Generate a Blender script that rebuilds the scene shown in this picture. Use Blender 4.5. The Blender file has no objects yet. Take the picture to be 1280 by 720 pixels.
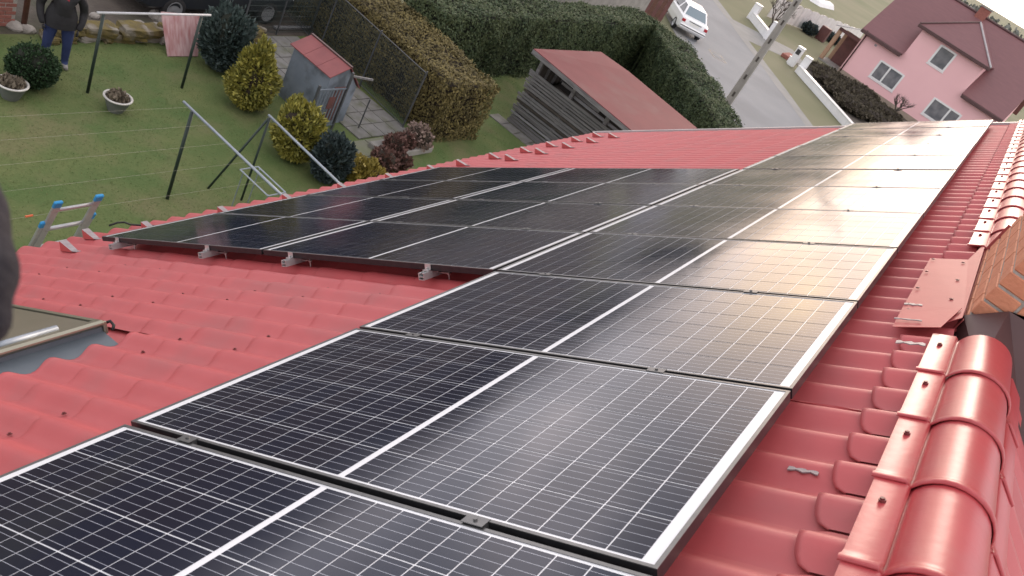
import bpy, bmesh, math, random
import numpy as np
from mathutils import Matrix, Vector, noise as mnoise
R = math.radians
random.seed(7)
rng = np.random.default_rng(7)
sc = bpy.context.scene
col = sc.collection

# ------------------------------------------------------------------ camera
CAM = Vector((1.3355, -0.283, 8.379))
ZG = 6.2                                    # height of the panel plane's origin over the ground
cam_d = bpy.data.cameras.new('camera'); cam = bpy.data.objects.new('camera', cam_d); col.objects.link(cam)
right = Vector((0.71938, 0.53388, 0.44438)); down = Vector((0.63436, -0.24428, -0.73343)); fwd = Vector((-0.28301, 0.80951, -0.51440))
cam.matrix_world = Matrix(((right.x, -down.x, -fwd.x, CAM.x), (right.y, -down.y, -fwd.y, CAM.y), (right.z, -down.z, -fwd.z, CAM.z), (0, 0, 0, 1)))
cam_d.sensor_width = 36; cam_d.lens = 28.78; cam_d.clip_start = 0.02; cam_d.clip_end = 6000
cam_d.dof.use_dof = True; cam_d.dof.focus_distance = 4.0; cam_d.dof.aperture_fstop = 8.5
sc.camera = cam

# ------------------------------------------------------------------ sky and sun
SUN_EL, SUN_AZ = 14.0, -8.0                 # azimuth from +Y towards +X
sdir = Vector((math.sin(R(SUN_AZ)) * math.cos(R(SUN_EL)), math.cos(R(SUN_AZ)) * math.cos(R(SUN_EL)), math.sin(R(SUN_EL))))
world = bpy.data.worlds.new('World'); sc.world = world; world.use_nodes = True
nt = world.node_tree; N = nt.nodes; LK = nt.links
for n in list(N): N.remove(n)
wo = N.new('ShaderNodeOutputWorld'); bg = N.new('ShaderNodeBackground'); bg.inputs[1].default_value = 0.1
sky = N.new('ShaderNodeTexSky'); sky.sky_type = 'NISHITA'; sky.sun_disc = False
sky.sun_elevation = R(SUN_EL); sky.sun_rotation = R(SUN_AZ); sky.dust_density = 2.0; sky.air_density = 1.0
tc = N.new('ShaderNodeTexCoord')
mp = N.new('ShaderNodeMapping'); mp.inputs['Scale'].default_value = (1, 1, 2.6); mp.inputs['Location'].default_value = (0.37, 0.71, 0.13)
LK.new(tc.outputs['Generated'], mp.inputs[0])
ns = N.new('ShaderNodeTexNoise'); ns.inputs['Scale'].default_value = 2.6; ns.inputs['Detail'].default_value = 5; ns.inputs['Roughness'].default_value = 0.5
LK.new(mp.outputs[0], ns.inputs['Vector'])
cr = N.new('ShaderNodeValToRGB')            # broken grey overcast
cr.color_ramp.elements[0].position = 0.36; cr.color_ramp.elements[0].color = (7.5, 8.0, 9.8, 1)
cr.color_ramp.elements[1].position = 0.55; cr.color_ramp.elements[1].color = (17, 16.4, 16.6, 1)
cre = cr.color_ramp.elements.new(0.72); cre.color = (40, 35, 34, 1)
LK.new(ns.outputs['Fac'], cr.inputs[0])
dot = N.new('ShaderNodeVectorMath'); dot.operation = 'DOT_PRODUCT'; dot.inputs[1].default_value = sdir
LK.new(tc.outputs['Generated'], dot.inputs[0])
mx = N.new('ShaderNodeMath'); mx.operation = 'MAXIMUM'; mx.inputs[1].default_value = 0; LK.new(dot.outputs['Value'], mx.inputs[0])
pw = N.new('ShaderNodeMath'); pw.operation = 'POWER'; pw.inputs[1].default_value = 30; LK.new(mx.outputs[0], pw.inputs[0])
glow = N.new('ShaderNodeVectorMath'); glow.operation = 'SCALE'; glow.inputs[0].default_value = (42, 26, 14.5)
LK.new(pw.outputs[0], glow.inputs['Scale'])
mixs = N.new('ShaderNodeMix'); mixs.data_type = 'RGBA'; gap = N.new('ShaderNodeMapRange'); gap.inputs[1].default_value = 0.36; gap.inputs[2].default_value = 0.50; gap.inputs[3].default_value = 0.35; gap.inputs[4].default_value = 0.97
LK.new(ns.outputs['Fac'], gap.inputs[0]); LK.new(gap.outputs[0], mixs.inputs[0])      # blue shows through thin gaps
LK.new(sky.outputs[0], mixs.inputs[6]); LK.new(cr.outputs[0], mixs.inputs[7])
addv = N.new('ShaderNodeVectorMath'); addv.operation = 'ADD'
LK.new(mixs.outputs[2], addv.inputs[0]); LK.new(glow.outputs[0], addv.inputs[1])
# brighter hazy band low over the horizon, all the way round
sepz = N.new('ShaderNodeSeparateXYZ'); LK.new(tc.outputs['Generated'], sepz.inputs[0])
azb = N.new('ShaderNodeMath'); azb.operation = 'ABSOLUTE'; LK.new(sepz.outputs[2], azb.inputs[0])
omz = N.new('ShaderNodeMath'); omz.operation = 'SUBTRACT'; omz.inputs[0].default_value = 1.0; LK.new(azb.outputs[0], omz.inputs[1])
pwz = N.new('ShaderNodeMath'); pwz.operation = 'POWER'; pwz.inputs[1].default_value = 12; LK.new(omz.outputs[0], pwz.inputs[0])
band = N.new('ShaderNodeVectorMath'); band.operation = 'SCALE'; band.inputs[0].default_value = (12.5, 11.4, 12.0); LK.new(pwz.outputs[0], band.inputs['Scale'])
add2 = N.new('ShaderNodeVectorMath'); add2.operation = 'ADD'; LK.new(addv.outputs[0], add2.inputs[0]); LK.new(band.outputs[0], add2.inputs[1])
LK.new(add2.outputs[0], bg.inputs[0]); LK.new(bg.outputs[0], wo.inputs[0])
sl = bpy.data.lights.new('sun', 'SUN'); sl.energy = 0.75; sl.angle = R(13); sl.color = (1.0, 0.9, 0.78)
so = bpy.data.objects.new('sun', sl); col.objects.link(so); so.location = (0, 0, 60)
so.rotation_euler = (-sdir).to_track_quat('-Z', 'Y').to_euler()

sc.render.engine = 'CYCLES'
vs = sc.view_settings; vs.view_transform = 'Standard'; vs.look = 'None'; vs.exposure = -0.1; vs.gamma = 1.0; vs.use_curve_mapping = False

# ------------------------------------------------------------------ materials
MATS = {}
def mat(name, c1, c2=None, rough=0.6, scale=8.0, metallic=0.0, bump=0.0, bscale=None, island=False, coat=0.0, spec=0.5, detail=4.0, mapping=None, c3=None, c3scale=1.5, world=False):
    """principled material: colour varies between c1 and c2 by noise or per loose piece; c3 adds large stains"""
    m = bpy.data.materials.new(name); m.use_nodes = True; t = m.node_tree; n = t.nodes; p = n['Principled BSDF']
    p.inputs['Roughness'].default_value = rough; p.inputs['Metallic'].default_value = metallic
    p.inputs['Specular IOR Level'].default_value = spec
    if coat: p.inputs['Coat Weight'].default_value = coat; p.inputs['Coat Roughness'].default_value = 0.12
    tcn = n.new('ShaderNodeTexCoord'); vec = tcn.outputs['Object']
    if world: vec = n.new('ShaderNodeNewGeometry').outputs['Position']      # pieces sharing one mesh still differ
    if mapping:
        mpn = n.new('ShaderNodeMapping'); mpn.inputs['Scale'].default_value = mapping; t.links.new(vec, mpn.inputs[0]); vec = mpn.outputs[0]
    if c2 is None: p.inputs['Base Color'].default_value = (*c1, 1)
    else:
        mix = n.new('ShaderNodeMix'); mix.data_type = 'RGBA'; mix.inputs[6].default_value = (*c1, 1); mix.inputs[7].default_value = (*c2, 1)
        nz = n.new('ShaderNodeTexNoise'); nz.inputs['Scale'].default_value = scale; nz.inputs['Detail'].default_value = detail; t.links.new(vec, nz.inputs['Vector'])
        if island:
            g = n.new('ShaderNodeNewGeometry'); a = n.new('ShaderNodeMath'); a.operation = 'MULTIPLY_ADD'; a.inputs[1].default_value = 0.7
            ad = n.new('ShaderNodeMath'); ad.operation = 'MULTIPLY_ADD'; ad.inputs[1].default_value = 1.2; ad.inputs[2].default_value = -0.45
            t.links.new(nz.outputs['Fac'], ad.inputs[0]); t.links.new(g.outputs['Random Per Island'], a.inputs[0]); t.links.new(ad.outputs[0], a.inputs[2])
            a.use_clamp = True; t.links.new(a.outputs[0], mix.inputs[0])
        else:
            mr = n.new('ShaderNodeMapRange'); mr.inputs[1].default_value = 0.3; mr.inputs[2].default_value = 0.7
            t.links.new(nz.outputs['Fac'], mr.inputs[0]); t.links.new(mr.outputs[0], mix.inputs[0])
        out = mix.outputs[2]
        if c3:
            nz3 = n.new('ShaderNodeTexNoise'); nz3.inputs['Scale'].default_value = c3scale; nz3.inputs['Detail'].default_value = 6; t.links.new(vec, nz3.inputs['Vector'])
            mr3 = n.new('ShaderNodeMapRange'); mr3.inputs[1].default_value = 0.5; mr3.inputs[2].default_value = 0.68; t.links.new(nz3.outputs['Fac'], mr3.inputs[0])
            mx3 = n.new('ShaderNodeMix'); mx3.data_type = 'RGBA'; mx3.inputs[7].default_value = (*c3, 1); t.links.new(mr3.outputs[0], mx3.inputs[0]); t.links.new(out, mx3.inputs[6]); out = mx3.outputs[2]
        t.links.new(out, p.inputs['Base Color'])
    if bump:
        bz = n.new('ShaderNodeTexNoise'); bz.inputs['Scale'].default_value = bscale or scale * 3; bz.inputs['Detail'].default_value = 5; t.links.new(vec, bz.inputs['Vector'])
        b = n.new('ShaderNodeBump'); b.inputs['Strength'].default_value = bump; b.inputs['Distance'].default_value = 0.02
        t.links.new(bz.outputs['Fac'], b.inputs['Height']); t.links.new(b.outputs[0], p.inputs['Normal'])
    MATS[name] = m
    return m

def cell_material():
    m = bpy.data.materials.new('cell_silicon'); m.use_nodes = True; t = m.node_tree; n = t.nodes; p = n['Principled BSDF']
    uv = n.new('ShaderNodeUVMap'); uv.uv_map = 'cell'
    sp = n.new('ShaderNodeSeparateXYZ'); t.links.new(uv.outputs[0], sp.inputs[0])
    # five thin silver busbars across the cell
    ml = n.new('ShaderNodeMath'); ml.operation = 'MULTIPLY'; ml.inputs[1].default_value = 5; t.links.new(sp.outputs[1], ml.inputs[0])
    fr = n.new('ShaderNodeMath'); fr.operation = 'FRACT'; t.links.new(ml.outputs[0], fr.inputs[0])
    sb = n.new('ShaderNodeMath'); sb.operation = 'SUBTRACT'; sb.inputs[1].default_value = 0.5; t.links.new(fr.outputs[0], sb.inputs[0])
    ab = n.new('ShaderNodeMath'); ab.operation = 'ABSOLUTE'; t.links.new(sb.outputs[0], ab.inputs[0])
    ls = n.new('ShaderNodeMath'); ls.operation = 'LESS_THAN'; ls.inputs[1].default_value = 0.020; t.links.new(ab.outputs[0], ls.inputs[0])
    tcn = n.new('ShaderNodeTexCoord'); oi = n.new('ShaderNodeObjectInfo')
    nz = n.new('ShaderNodeTexNoise'); nz.inputs['Scale'].default_value = 3; t.links.new(tcn.outputs['Object'], nz.inputs['Vector'])
    mx1 = n.new('ShaderNodeMix'); mx1.data_type = 'RGBA'; mx1.inputs[6].default_value = (0.004, 0.007, 0.023, 1); mx1.inputs[7].default_value = (0.008, 0.008, 0.020, 1)
    t.links.new(oi.outputs['Random'], mx1.inputs[0])
    mx2 = n.new('ShaderNodeMix'); mx2.data_type = 'RGBA'; mx2.inputs[7].default_value = (0.42, 0.44, 0.50, 1)
    t.links.new(mx1.outputs[2], mx2.inputs[6]); t.links.new(ls.outputs[0], mx2.inputs[0]); t.links.new(mx2.outputs[2], p.inputs['Base Color'])
    p.inputs['IOR'].default_value = 1.44
    p.inputs['Specular Tint'].default_value = (0.86, 0.90, 1.0, 1)      # bluish anti-reflection coating
    gp = n.new('ShaderNodeNewGeometry'); nr = n.new('ShaderNodeTexNoise'); nr.inputs['Scale'].default_value = 1.7; nr.inputs['Detail'].default_value = 7; t.links.new(gp.outputs['Position'], nr.inputs['Vector'])
    rr = n.new('ShaderNodeMapRange'); rr.inputs[1].default_value = 0.3; rr.inputs[2].default_value = 0.7; rr.inputs[3].default_value = 0.07; rr.inputs[4].default_value = 0.16
    t.links.new(nr.outputs['Fac'], rr.inputs[0]); t.links.new(rr.outputs[0], p.inputs['Roughness'])      # film of dust
    MATS['cell'] = m
cell_material()
mat('backsheet', (0.80, 0.81, 0.84), rough=0.12)
mat('black_frame', (0.035, 0.036, 0.04), (0.05, 0.05, 0.055), rough=0.32, metallic=0.6, scale=30)
mat('frame_lip', (0.16, 0.16, 0.165), (0.2, 0.2, 0.2), rough=0.35, metallic=0.75, scale=30)  # paler than black_frame: sky sheen on the lip put into the colour
mat('aluminium', (0.48, 0.49, 0.50), (0.58, 0.58, 0.58), rough=0.35, metallic=0.55, scale=20, bump=0.05)
mat('steel', (0.5, 0.5, 0.5), (0.38, 0.37, 0.36), rough=0.35, metallic=0.9, scale=40)
mat('red_tile', (0.485, 0.092, 0.098), (0.445, 0.080, 0.086), rough=0.5, scale=7, bump=0.03, bscale=260, c3=(0.40, 0.093, 0.097), c3scale=2.6, world=True, detail=7)
mat('red_cap', (0.43, 0.052, 0.060), (0.39, 0.046, 0.054), rough=0.38, scale=6, bump=0.04, bscale=25, world=True, c3=(0.39, 0.065, 0.07), c3scale=5, detail=7)
mat('red_flash', (0.44, 0.10, 0.10), (0.40, 0.085, 0.085), spec=0.25, rough=0.55, scale=5, bump=0.03, bscale=40)
mat('grey_scuff', (0.24, 0.20, 0.21), (0.33, 0.29, 0.30), rough=0.5, scale=30)
mat('screw_dark', (0.12, 0.03, 0.03), (0.2, 0.05, 0.05), rough=0.4, scale=60)
mat('rubber', (0.015, 0.015, 0.016), rough=0.6)
mat('brick', (0.60, 0.245, 0.14), (0.50, 0.19, 0.11), rough=0.8, scale=14, bump=0.25, bscale=60, world=True)
mat('old_brick', (0.33, 0.13, 0.10), (0.24, 0.09, 0.075), rough=0.9, scale=9, bump=0.3, bscale=50, world=True)
mat('mortar', (0.42, 0.39, 0.36), (0.33, 0.31, 0.28), rough=0.95, scale=30, bump=0.5, bscale=90)
mat('olive_metal', (0.34, 0.325, 0.25), (0.40, 0.38, 0.30), rough=0.28, metallic=0.75, scale=3, bump=0.02)
mat('lead_flash', (0.085, 0.105, 0.125), (0.11, 0.13, 0.15), rough=0.45, scale=8, metallic=0.2)
mat('lawn', (0.066, 0.115, 0.030), (0.122, 0.145, 0.050), rough=0.95, scale=1.3, bump=0.7, bscale=22, c3=(0.135, 0.138, 0.060), c3scale=0.9, detail=6)
mat('grass', (0.075, 0.145, 0.036), (0.165, 0.18, 0.07), rough=0.8, scale=0.7, island=True)
mat('field', (0.145, 0.15, 0.078), (0.19, 0.18, 0.11), rough=0.95, scale=0.16, bump=0.4, bscale=5, c3=(0.12, 0.135, 0.062), c3scale=0.06, detail=8)
mat('soil', (0.062, 0.050, 0.042), (0.10, 0.085, 0.07), rough=0.95, scale=2.2, bump=0.9, bscale=14, c3=(0.05, 0.055, 0.03), c3scale=0.9)
mat('asphalt', (0.185, 0.195, 0.21), (0.215, 0.225, 0.24), rough=0.8, scale=0.5, bump=0.25, bscale=60, c3=(0.165, 0.173, 0.188), c3scale=0.22)
mat('gutter_strip', (0.27, 0.265, 0.255), (0.22, 0.22, 0.21), rough=0.85, scale=1.2, bump=0.2)
mat('concrete', (0.30, 0.285, 0.265), (0.22, 0.21, 0.195), rough=0.9, scale=3, bump=0.4, bscale=30)
mat('paver', (0.21, 0.205, 0.195), (0.16, 0.155, 0.145), rough=0.92, scale=4, bump=0.4, bscale=30, c3=(0.12, 0.125, 0.085), c3scale=2.5, world=True)
mat('moss_paver', (0.16, 0.175, 0.10), (0.20, 0.195, 0.16), rough=0.95, scale=2.5, bump=0.4, bscale=30, world=True)
mat('moss_stone', (0.16, 0.125, 0.035), (0.085, 0.07, 0.04), rough=0.95, scale=5, bump=0.6, bscale=18, c3=(0.24, 0.22, 0.19), c3scale=3)
mat('stone', (0.34, 0.32, 0.29), (0.22, 0.2, 0.18), rough=0.9, scale=5, bump=0.4)
mat('white_wall', (0.80, 0.80, 0.81), (0.72, 0.72, 0.73), rough=0.7, scale=2, bump=0.1)
mat('pink_wall', (0.85, 0.52, 0.53), (0.82, 0.49, 0.505), rough=0.85, scale=0.7, bump=0.1, bscale=20)
mat('plinth', (0.38, 0.30, 0.24), (0.3, 0.24, 0.2), rough=0.9, scale=3)
mat('maroon_roof', (0.185, 0.080, 0.084), (0.16, 0.068, 0.074), rough=0.5, scale=1.5, bump=0.25, bscale=4, mapping=(1, 6, 6))
mat('maroon_trim', (0.09, 0.042, 0.042), (0.07, 0.034, 0.034), rough=0.5, scale=3)
mat('white_paint', (0.8, 0.8, 0.79), (0.74, 0.74, 0.73), rough=0.4, scale=4)
mat('glass_dark', (0.13, 0.135, 0.145), (0.24, 0.24, 0.25), rough=0.06, scale=2.2)
mat('curtain', (0.42, 0.42, 0.44), (0.3, 0.3, 0.32), rough=0.8, scale=3, mapping=(9, 9, 0.6))
mat('grey_corrugated', (0.36, 0.38, 0.41), (0.3, 0.32, 0.35), rough=0.5, scale=4)
mat('brown_wood', (0.13, 0.055, 0.035), (0.09, 0.036, 0.026), rough=0.6, scale=3, mapping=(1, 1, 6))
mat('tan_wood', (0.40, 0.25, 0.16), (0.32, 0.2, 0.13), rough=0.7, scale=4)
mat('maroon_wood', (0.145, 0.055, 0.050), (0.10, 0.04, 0.036), rough=0.6, scale=3, bump=0.2)
mat('shed_roof', (0.175, 0.044, 0.050), (0.150, 0.038, 0.044), spec=0.2, rough=0.65, scale=1.6, bump=0.08, bscale=12, c3=(0.165, 0.060, 0.062), c3scale=1.1)
mat('kennel_roof', (0.25, 0.075, 0.075), (0.20, 0.06, 0.062), rough=0.6, scale=3, bump=0.1)
mat('grey_wood', (0.20, 0.195, 0.195), (0.10, 0.097, 0.10), rough=0.85, scale=3.0, mapping=(0.6, 6, 9), bump=0.3, bscale=12, c3=(0.20, 0.20, 0.205), c3scale=2.5)
mat('pale_wood', (0.29, 0.29, 0.30), (0.2, 0.2, 0.21), rough=0.85, scale=3.0, mapping=(0.6, 6, 9), bump=0.3)
mat('dark_wood', (0.05, 0.042, 0.038), (0.08, 0.07, 0.06), rough=0.9, scale=4)
mat('slate_paint', (0.165, 0.20, 0.245), (0.225, 0.26, 0.305), rough=0.75, scale=3, bump=0.2, c3=(0.105, 0.125, 0.145), c3scale=2.6, detail=8)
mat('gate_paint', (0.16, 0.19, 0.225), (0.12, 0.145, 0.17), rough=0.5, scale=8)
mat('gate_dark', (0.05, 0.055, 0.06), (0.075, 0.08, 0.085), rough=0.5, scale=8)
mat('green_post', (0.012, 0.026, 0.022), (0.02, 0.036, 0.03), rough=0.5, scale=10)
mat('galv', (0.25, 0.29, 0.34), (0.33, 0.37, 0.42), rough=0.4, metallic=0.5, scale=10)
mat('pale_tube', (0.55, 0.56, 0.58), (0.48, 0.49, 0.51), rough=0.4, scale=10)
mat('rope', (0.42, 0.40, 0.33), rough=0.8)
mat('mesh_wire', (0.028, 0.042, 0.040), (0.04, 0.055, 0.05), rough=0.6, scale=9)
mat('pot_white', (0.62, 0.61, 0.58), (0.42, 0.41, 0.38), rough=0.6, scale=6, bump=0.2)
mat('pot_grey', (0.10, 0.115, 0.105), (0.15, 0.16, 0.15), rough=0.7, scale=6)
mat('dry_plant', (0.24, 0.20, 0.15), (0.12, 0.10, 0.07), rough=0.9, scale=5, island=True)
mat('board', (0.60, 0.44, 0.45), (0.40, 0.17, 0.175), rough=0.7, scale=3.2, mapping=(1, 5, 1), bump=0.2, detail=8)
mat('bush_green', (0.012, 0.036, 0.012), (0.030, 0.070, 0.024), rough=0.7, scale=3, island=True)
mat('bush_blue', (0.028, 0.052, 0.048), (0.075, 0.105, 0.098), rough=0.75, scale=3, island=True)
mat('bush_bluedark', (0.020, 0.036, 0.038), (0.050, 0.074, 0.074), rough=0.75, scale=3, island=True)
mat('thuja_gold', (0.085, 0.095, 0.018), (0.38, 0.345, 0.065), rough=0.7, scale=3, island=True)
mat('gold_light', (0.16, 0.13, 0.022), (0.42, 0.33, 0.07), rough=0.7, scale=3, island=True)
mat('hydrangea', (0.085, 0.042, 0.036), (0.19, 0.10, 0.08), rough=0.85, scale=4, island=True)
mat('hydrangea_pale', (0.19, 0.13, 0.11), (0.33, 0.25, 0.21), rough=0.85, scale=4, island=True)
mat('hedge_brown', (0.070, 0.058, 0.021), (0.20, 0.16, 0.052), rough=0.8, scale=1.6, island=True)
mat('hedge_green', (0.028, 0.055, 0.024), (0.090, 0.112, 0.044), rough=0.75, scale=1.4, island=True)
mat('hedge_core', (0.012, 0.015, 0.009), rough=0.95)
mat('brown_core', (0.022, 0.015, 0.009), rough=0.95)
mat('bark', (0.10, 0.08, 0.065), (0.06, 0.05, 0.042), rough=0.9, scale=8, bump=0.5)
mat('far_tree', (0.12, 0.13, 0.115), (0.2, 0.2, 0.18), rough=0.9, scale=0.2, island=True)  # haze of distance put into the colour as pale grey
mat('pole_concrete', (0.36, 0.34, 0.31), (0.27, 0.255, 0.235), rough=0.9, scale=2.5, bump=0.3)
mat('car_white', (0.80, 0.81, 0.82), (0.76, 0.77, 0.78), rough=0.3, scale=1, coat=0.6)
mat('car_grey', (0.10, 0.105, 0.11), rough=0.3, coat=0.6)
mat('car_dark', (0.016, 0.02, 0.028), (0.025, 0.03, 0.036), rough=0.35, scale=2, coat=0.4)
mat('car_glass', (0.16, 0.215, 0.25), rough=0.05)
mat('car_glass_dark', (0.02, 0.024, 0.027), rough=0.05)
mat('black_plastic', (0.03, 0.03, 0.032), rough=0.55)
mat('tail_red', (0.38, 0.02, 0.03), rough=0.25)
mat('plate_white', (0.75, 0.75, 0.72), rough=0.4)
mat('rim_silver', (0.55, 0.57, 0.6), (0.42, 0.44, 0.47), rough=0.35, metallic=0.6, scale=6)
mat('tyre', (0.018, 0.018, 0.019), rough=0.85)
mat('sand', (0.42, 0.34, 0.26), (0.33, 0.265, 0.2), rough=0.95, scale=3, bump=0.5)
mat('jacket', (0.012, 0.012, 0.015), (0.02, 0.02, 0.023), rough=0.75, scale=9, bump=0.35, bscale=14)
mat('jeans', (0.018, 0.032, 0.105), (0.028, 0.045, 0.135), rough=0.85, scale=7, bump=0.2, bscale=18)
mat('skin', (0.5, 0.28, 0.2), rough=0.5)
mat('shoe', (0.12, 0.115, 0.11), (0.3, 0.29, 0.28), rough=0.6, scale=9)
mat('hair', (0.05, 0.035, 0.025), (0.08, 0.06, 0.045), rough=0.6, scale=40)
mat('red_knit', (0.3, 0.02, 0.035), rough=0.85)
mat('blue_cap', (0.02, 0.26, 0.55), rough=0.4)
mat('orange_cap', (0.6, 0.14, 0.05), rough=0.5)
mat('cable_black', (0.012, 0.012, 0.012), rough=0.5)
mat('fleece', (0.008, 0.007, 0.011), (0.030, 0.025, 0.029), rough=0.95, scale=9, bump=0.6, bscale=60, c3=(0.008, 0.007, 0.012), c3scale=12)
mat('house_wall', (0.62, 0.58, 0.5), (0.56, 0.52, 0.45), rough=0.9, scale=2)
mat('verge_metal', (0.42, 0.40, 0.41), (0.36, 0.345, 0.35), rough=0.45, scale=3)

# ------------------------------------------------------------------ builders
class MB:
    def __init__(s): s.v = []; s.f = []; s.m = []
    def add(s, vs, fs, m=0):
        o = len(s.v); s.v += [tuple(q) for q in vs]; s.f += [tuple(i + o for i in f) for f in fs]; s.m += [m] * len(fs); return s
    def box(s, c, d, M=None, m=0):
        x, y, z = (q / 2 for q in d); P = [Vector((i * x, j * y, k * z)) for i in (-1, 1) for j in (-1, 1) for k in (-1, 1)]
        P = [(M @ q if M else q) + Vector(c) for q in P]
        return s.add(P, [(0, 1, 3, 2), (4, 6, 7, 5), (0, 4, 5, 1), (2, 3, 7, 6), (0, 2, 6, 4), (1, 5, 7, 3)], m)
    def span(s, a, b, m=0):
        return s.box([(a[i] + b[i]) / 2 for i in range(3)], [abs(b[i] - a[i]) for i in range(3)], None, m)
    def tube(s, pts, r, n=8, m=0, cap=True):
        pts = [Vector(p) for p in pts]; rs = r if isinstance(r, (list, tuple)) else [r] * len(pts); rings = []
        ref = None
        for i, p in enumerate(pts):
            t = (pts[min(i + 1, len(pts) - 1)] - pts[max(i - 1, 0)]).normalized()
            if ref is None: ref = Vector((0, 0, 1)) if abs(t.z) < 0.9 else Vector((1, 0, 0))
            a = t.cross(ref).normalized(); b = t.cross(a).normalized()
            rings.append([p + (a * math.cos(2 * math.pi * k / n) + b * math.sin(2 * math.pi * k / n)) * rs[i] for k in range(n)])
        V = [q for g in rings for q in g]; F = []
        for i in range(len(rings) - 1):
            for k in range(n): F.append((i * n + k, i * n + (k + 1) % n, (i + 1) * n + (k + 1) % n, (i + 1) * n + k))
        if cap: F.append(tuple(range(n))[::-1]); F.append(tuple((len(rings) - 1) * n + k for k in range(n)))
        return s.add(V, F, m)
    def bar(s, a, b, w, h=None, m=0, up=(0, 0, 1)):
        a = Vector(a); b = Vector(b); t = (b - a); L = t.length; t.normalize(); upv = Vector(up)
        if abs(t.dot(upv)) > 0.97: upv = Vector((1, 0, 0))
        y = upv.cross(t).normalized(); z = t.cross(y).normalized()
        M = Matrix((t, y, z)).transposed()
        return s.box((a + b) / 2, (L, w, h or w), M, m)
    def lathe(s, prof, n=20, c=(0, 0, 0), m=0):
        V = []; F = []
        for (r, z) in prof:
            for k in range(n): V.append((c[0] + r * math.cos(2 * math.pi * k / n), c[1] + r * math.sin(2 * math.pi * k / n), c[2] + z))
        for i in range(len(prof) - 1):
            for k in range(n): F.append((i * n + k, i * n + (k + 1) % n, (i + 1) * n + (k + 1) % n, (i + 1) * n + k))
        return s.add(V, F, m)
    def prism(s, poly, z0, z1, m=0):
        n = len(poly); V = [(x, y, z0) for x, y in poly] + [(x, y, z1) for x, y in poly]
        F = [tuple(range(n))[::-1], tuple(range(n, 2 * n))] + [(i, (i + 1) % n, n + (i + 1) % n, n + i) for i in range(n)]
        return s.add(V, F, m)

WM = {}
I4 = Matrix.Identity(4)
def T(x, y=None, z=None): return Matrix.Translation(Vector(x) if y is None else Vector((x, y, z)))
def place(o, parent, M):
    WM[o] = M
    if parent is None: o.matrix_basis = M
    else: o.parent = parent; o.matrix_basis = WM[parent].inverted() @ M
def link(o, parent=None, M=I4): col.objects.link(o); place(o, parent, M); return o
def mesh_of(name, mb, mats, smooth=False, bevel=0.0, fixn=True):
    me = bpy.data.meshes.new(name); me.from_pydata(mb.v, [], mb.f)
    for q in ([mats] if isinstance(mats, str) else mats): me.materials.append(MATS[q])
    me.polygons.foreach_set('material_index', mb.m)
    if bevel or fixn:
        bm = bmesh.new(); bm.from_mesh(me)
        if fixn: bmesh.ops.recalc_face_normals(bm, faces=bm.faces)
        if bevel: bmesh.ops.bevel(bm, geom=list(bm.edges), offset=bevel, segments=1, affect='EDGES', clamp_overlap=True)
        bm.to_mesh(me); bm.free()
    if smooth: me.polygons.foreach_set('use_smooth', [True] * len(me.polygons))
    me.update(); return me
def build(name, mb, mats, parent=None, M=I4, smooth=False, bevel=0.0, fixn=True):
    return link(bpy.data.objects.new(name, mesh_of(name, mb, mats, smooth, bevel, fixn)), parent, M)
def inst(name, me, parent=None, M=I4): return link(bpy.data.objects.new(name, me), parent, M)
def tag(o, label=None, cat=None, group=None, kind=None):
    if label: o['label'] = label
    if cat: o['category'] = cat
    if group: o['group'] = group
    if kind: o['kind'] = kind
    return o
def empty(name, loc, label, cat, group=None, rz=0.0, M=None):
    o = bpy.data.objects.new(name, None); o.empty_display_size = 0.2
    link(o, None, M if M is not None else T(loc) @ Matrix.Rotation(rz, 4, 'Z')); return tag(o, label, cat, group)
def struct(name, mb, mats, M=I4, **k): return tag(build(name, mb, mats, None, M, **k), kind='structure')
def soup(name, V, k, mats, parent=None, M=I4, mi=None):
    """V: (n*k,3) numpy corners of n separate k-gons"""
    n = len(V) // k; me = bpy.data.meshes.new(name); me.vertices.add(n * k); me.vertices.foreach_set('co', V.astype(np.float32).ravel())
    me.loops.add(n * k); me.loops.foreach_set('vertex_index', np.arange(n * k, dtype=np.int32))
    me.polygons.add(n); me.polygons.foreach_set('loop_start', np.arange(0, n * k, k, dtype=np.int32))
    for q in ([mats] if isinstance(mats, str) else mats): me.materials.append(MATS[q])
    if mi is not None: me.polygons.foreach_set('material_index', mi.astype(np.int32))
    me.update(calc_edges=True); return link(bpy.data.objects.new(name, me), parent, M)
def leaves(P, D, size, aspect=1.0, jitter=0.6, flat=None):
    """diamond leaves at points P pointing along D"""
    n = len(P)
    if flat is not None:                    # leaves lie roughly against the trimmed surface whose normals are `flat`
        Nn = flat + rng.normal(size=(n, 3)) * jitter; Nn /= np.linalg.norm(Nn, axis=1)[:, None] + 1e-9
        D = np.cross(Nn, rng.normal(size=(n, 3))); D /= np.linalg.norm(D, axis=1)[:, None] + 1e-9; S = np.cross(Nn, D)
    else:
        D = D + rng.normal(size=(n, 3)) * jitter; D /= np.linalg.norm(D, axis=1)[:, None] + 1e-9
        S = np.cross(D, rng.normal(size=(n, 3))); S /= np.linalg.norm(S, axis=1)[:, None] + 1e-9
    s = size * rng.uniform(0.6, 1.4, size=(n, 1)); L = D * s * aspect; W = S * s * 0.5
    V = np.empty((n, 4, 3)); V[:, 0] = P - L * 0.5; V[:, 1] = P + W; V[:, 2] = P + L * 0.5; V[:, 3] = P - W
    return V.reshape(-1, 3)
def lump(P, f, seed=0.0):
    return np.array([mnoise.noise(Vector((p[0] * f + seed, p[1] * f - seed, p[2] * f + 3.1))) for p in P])

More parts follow.
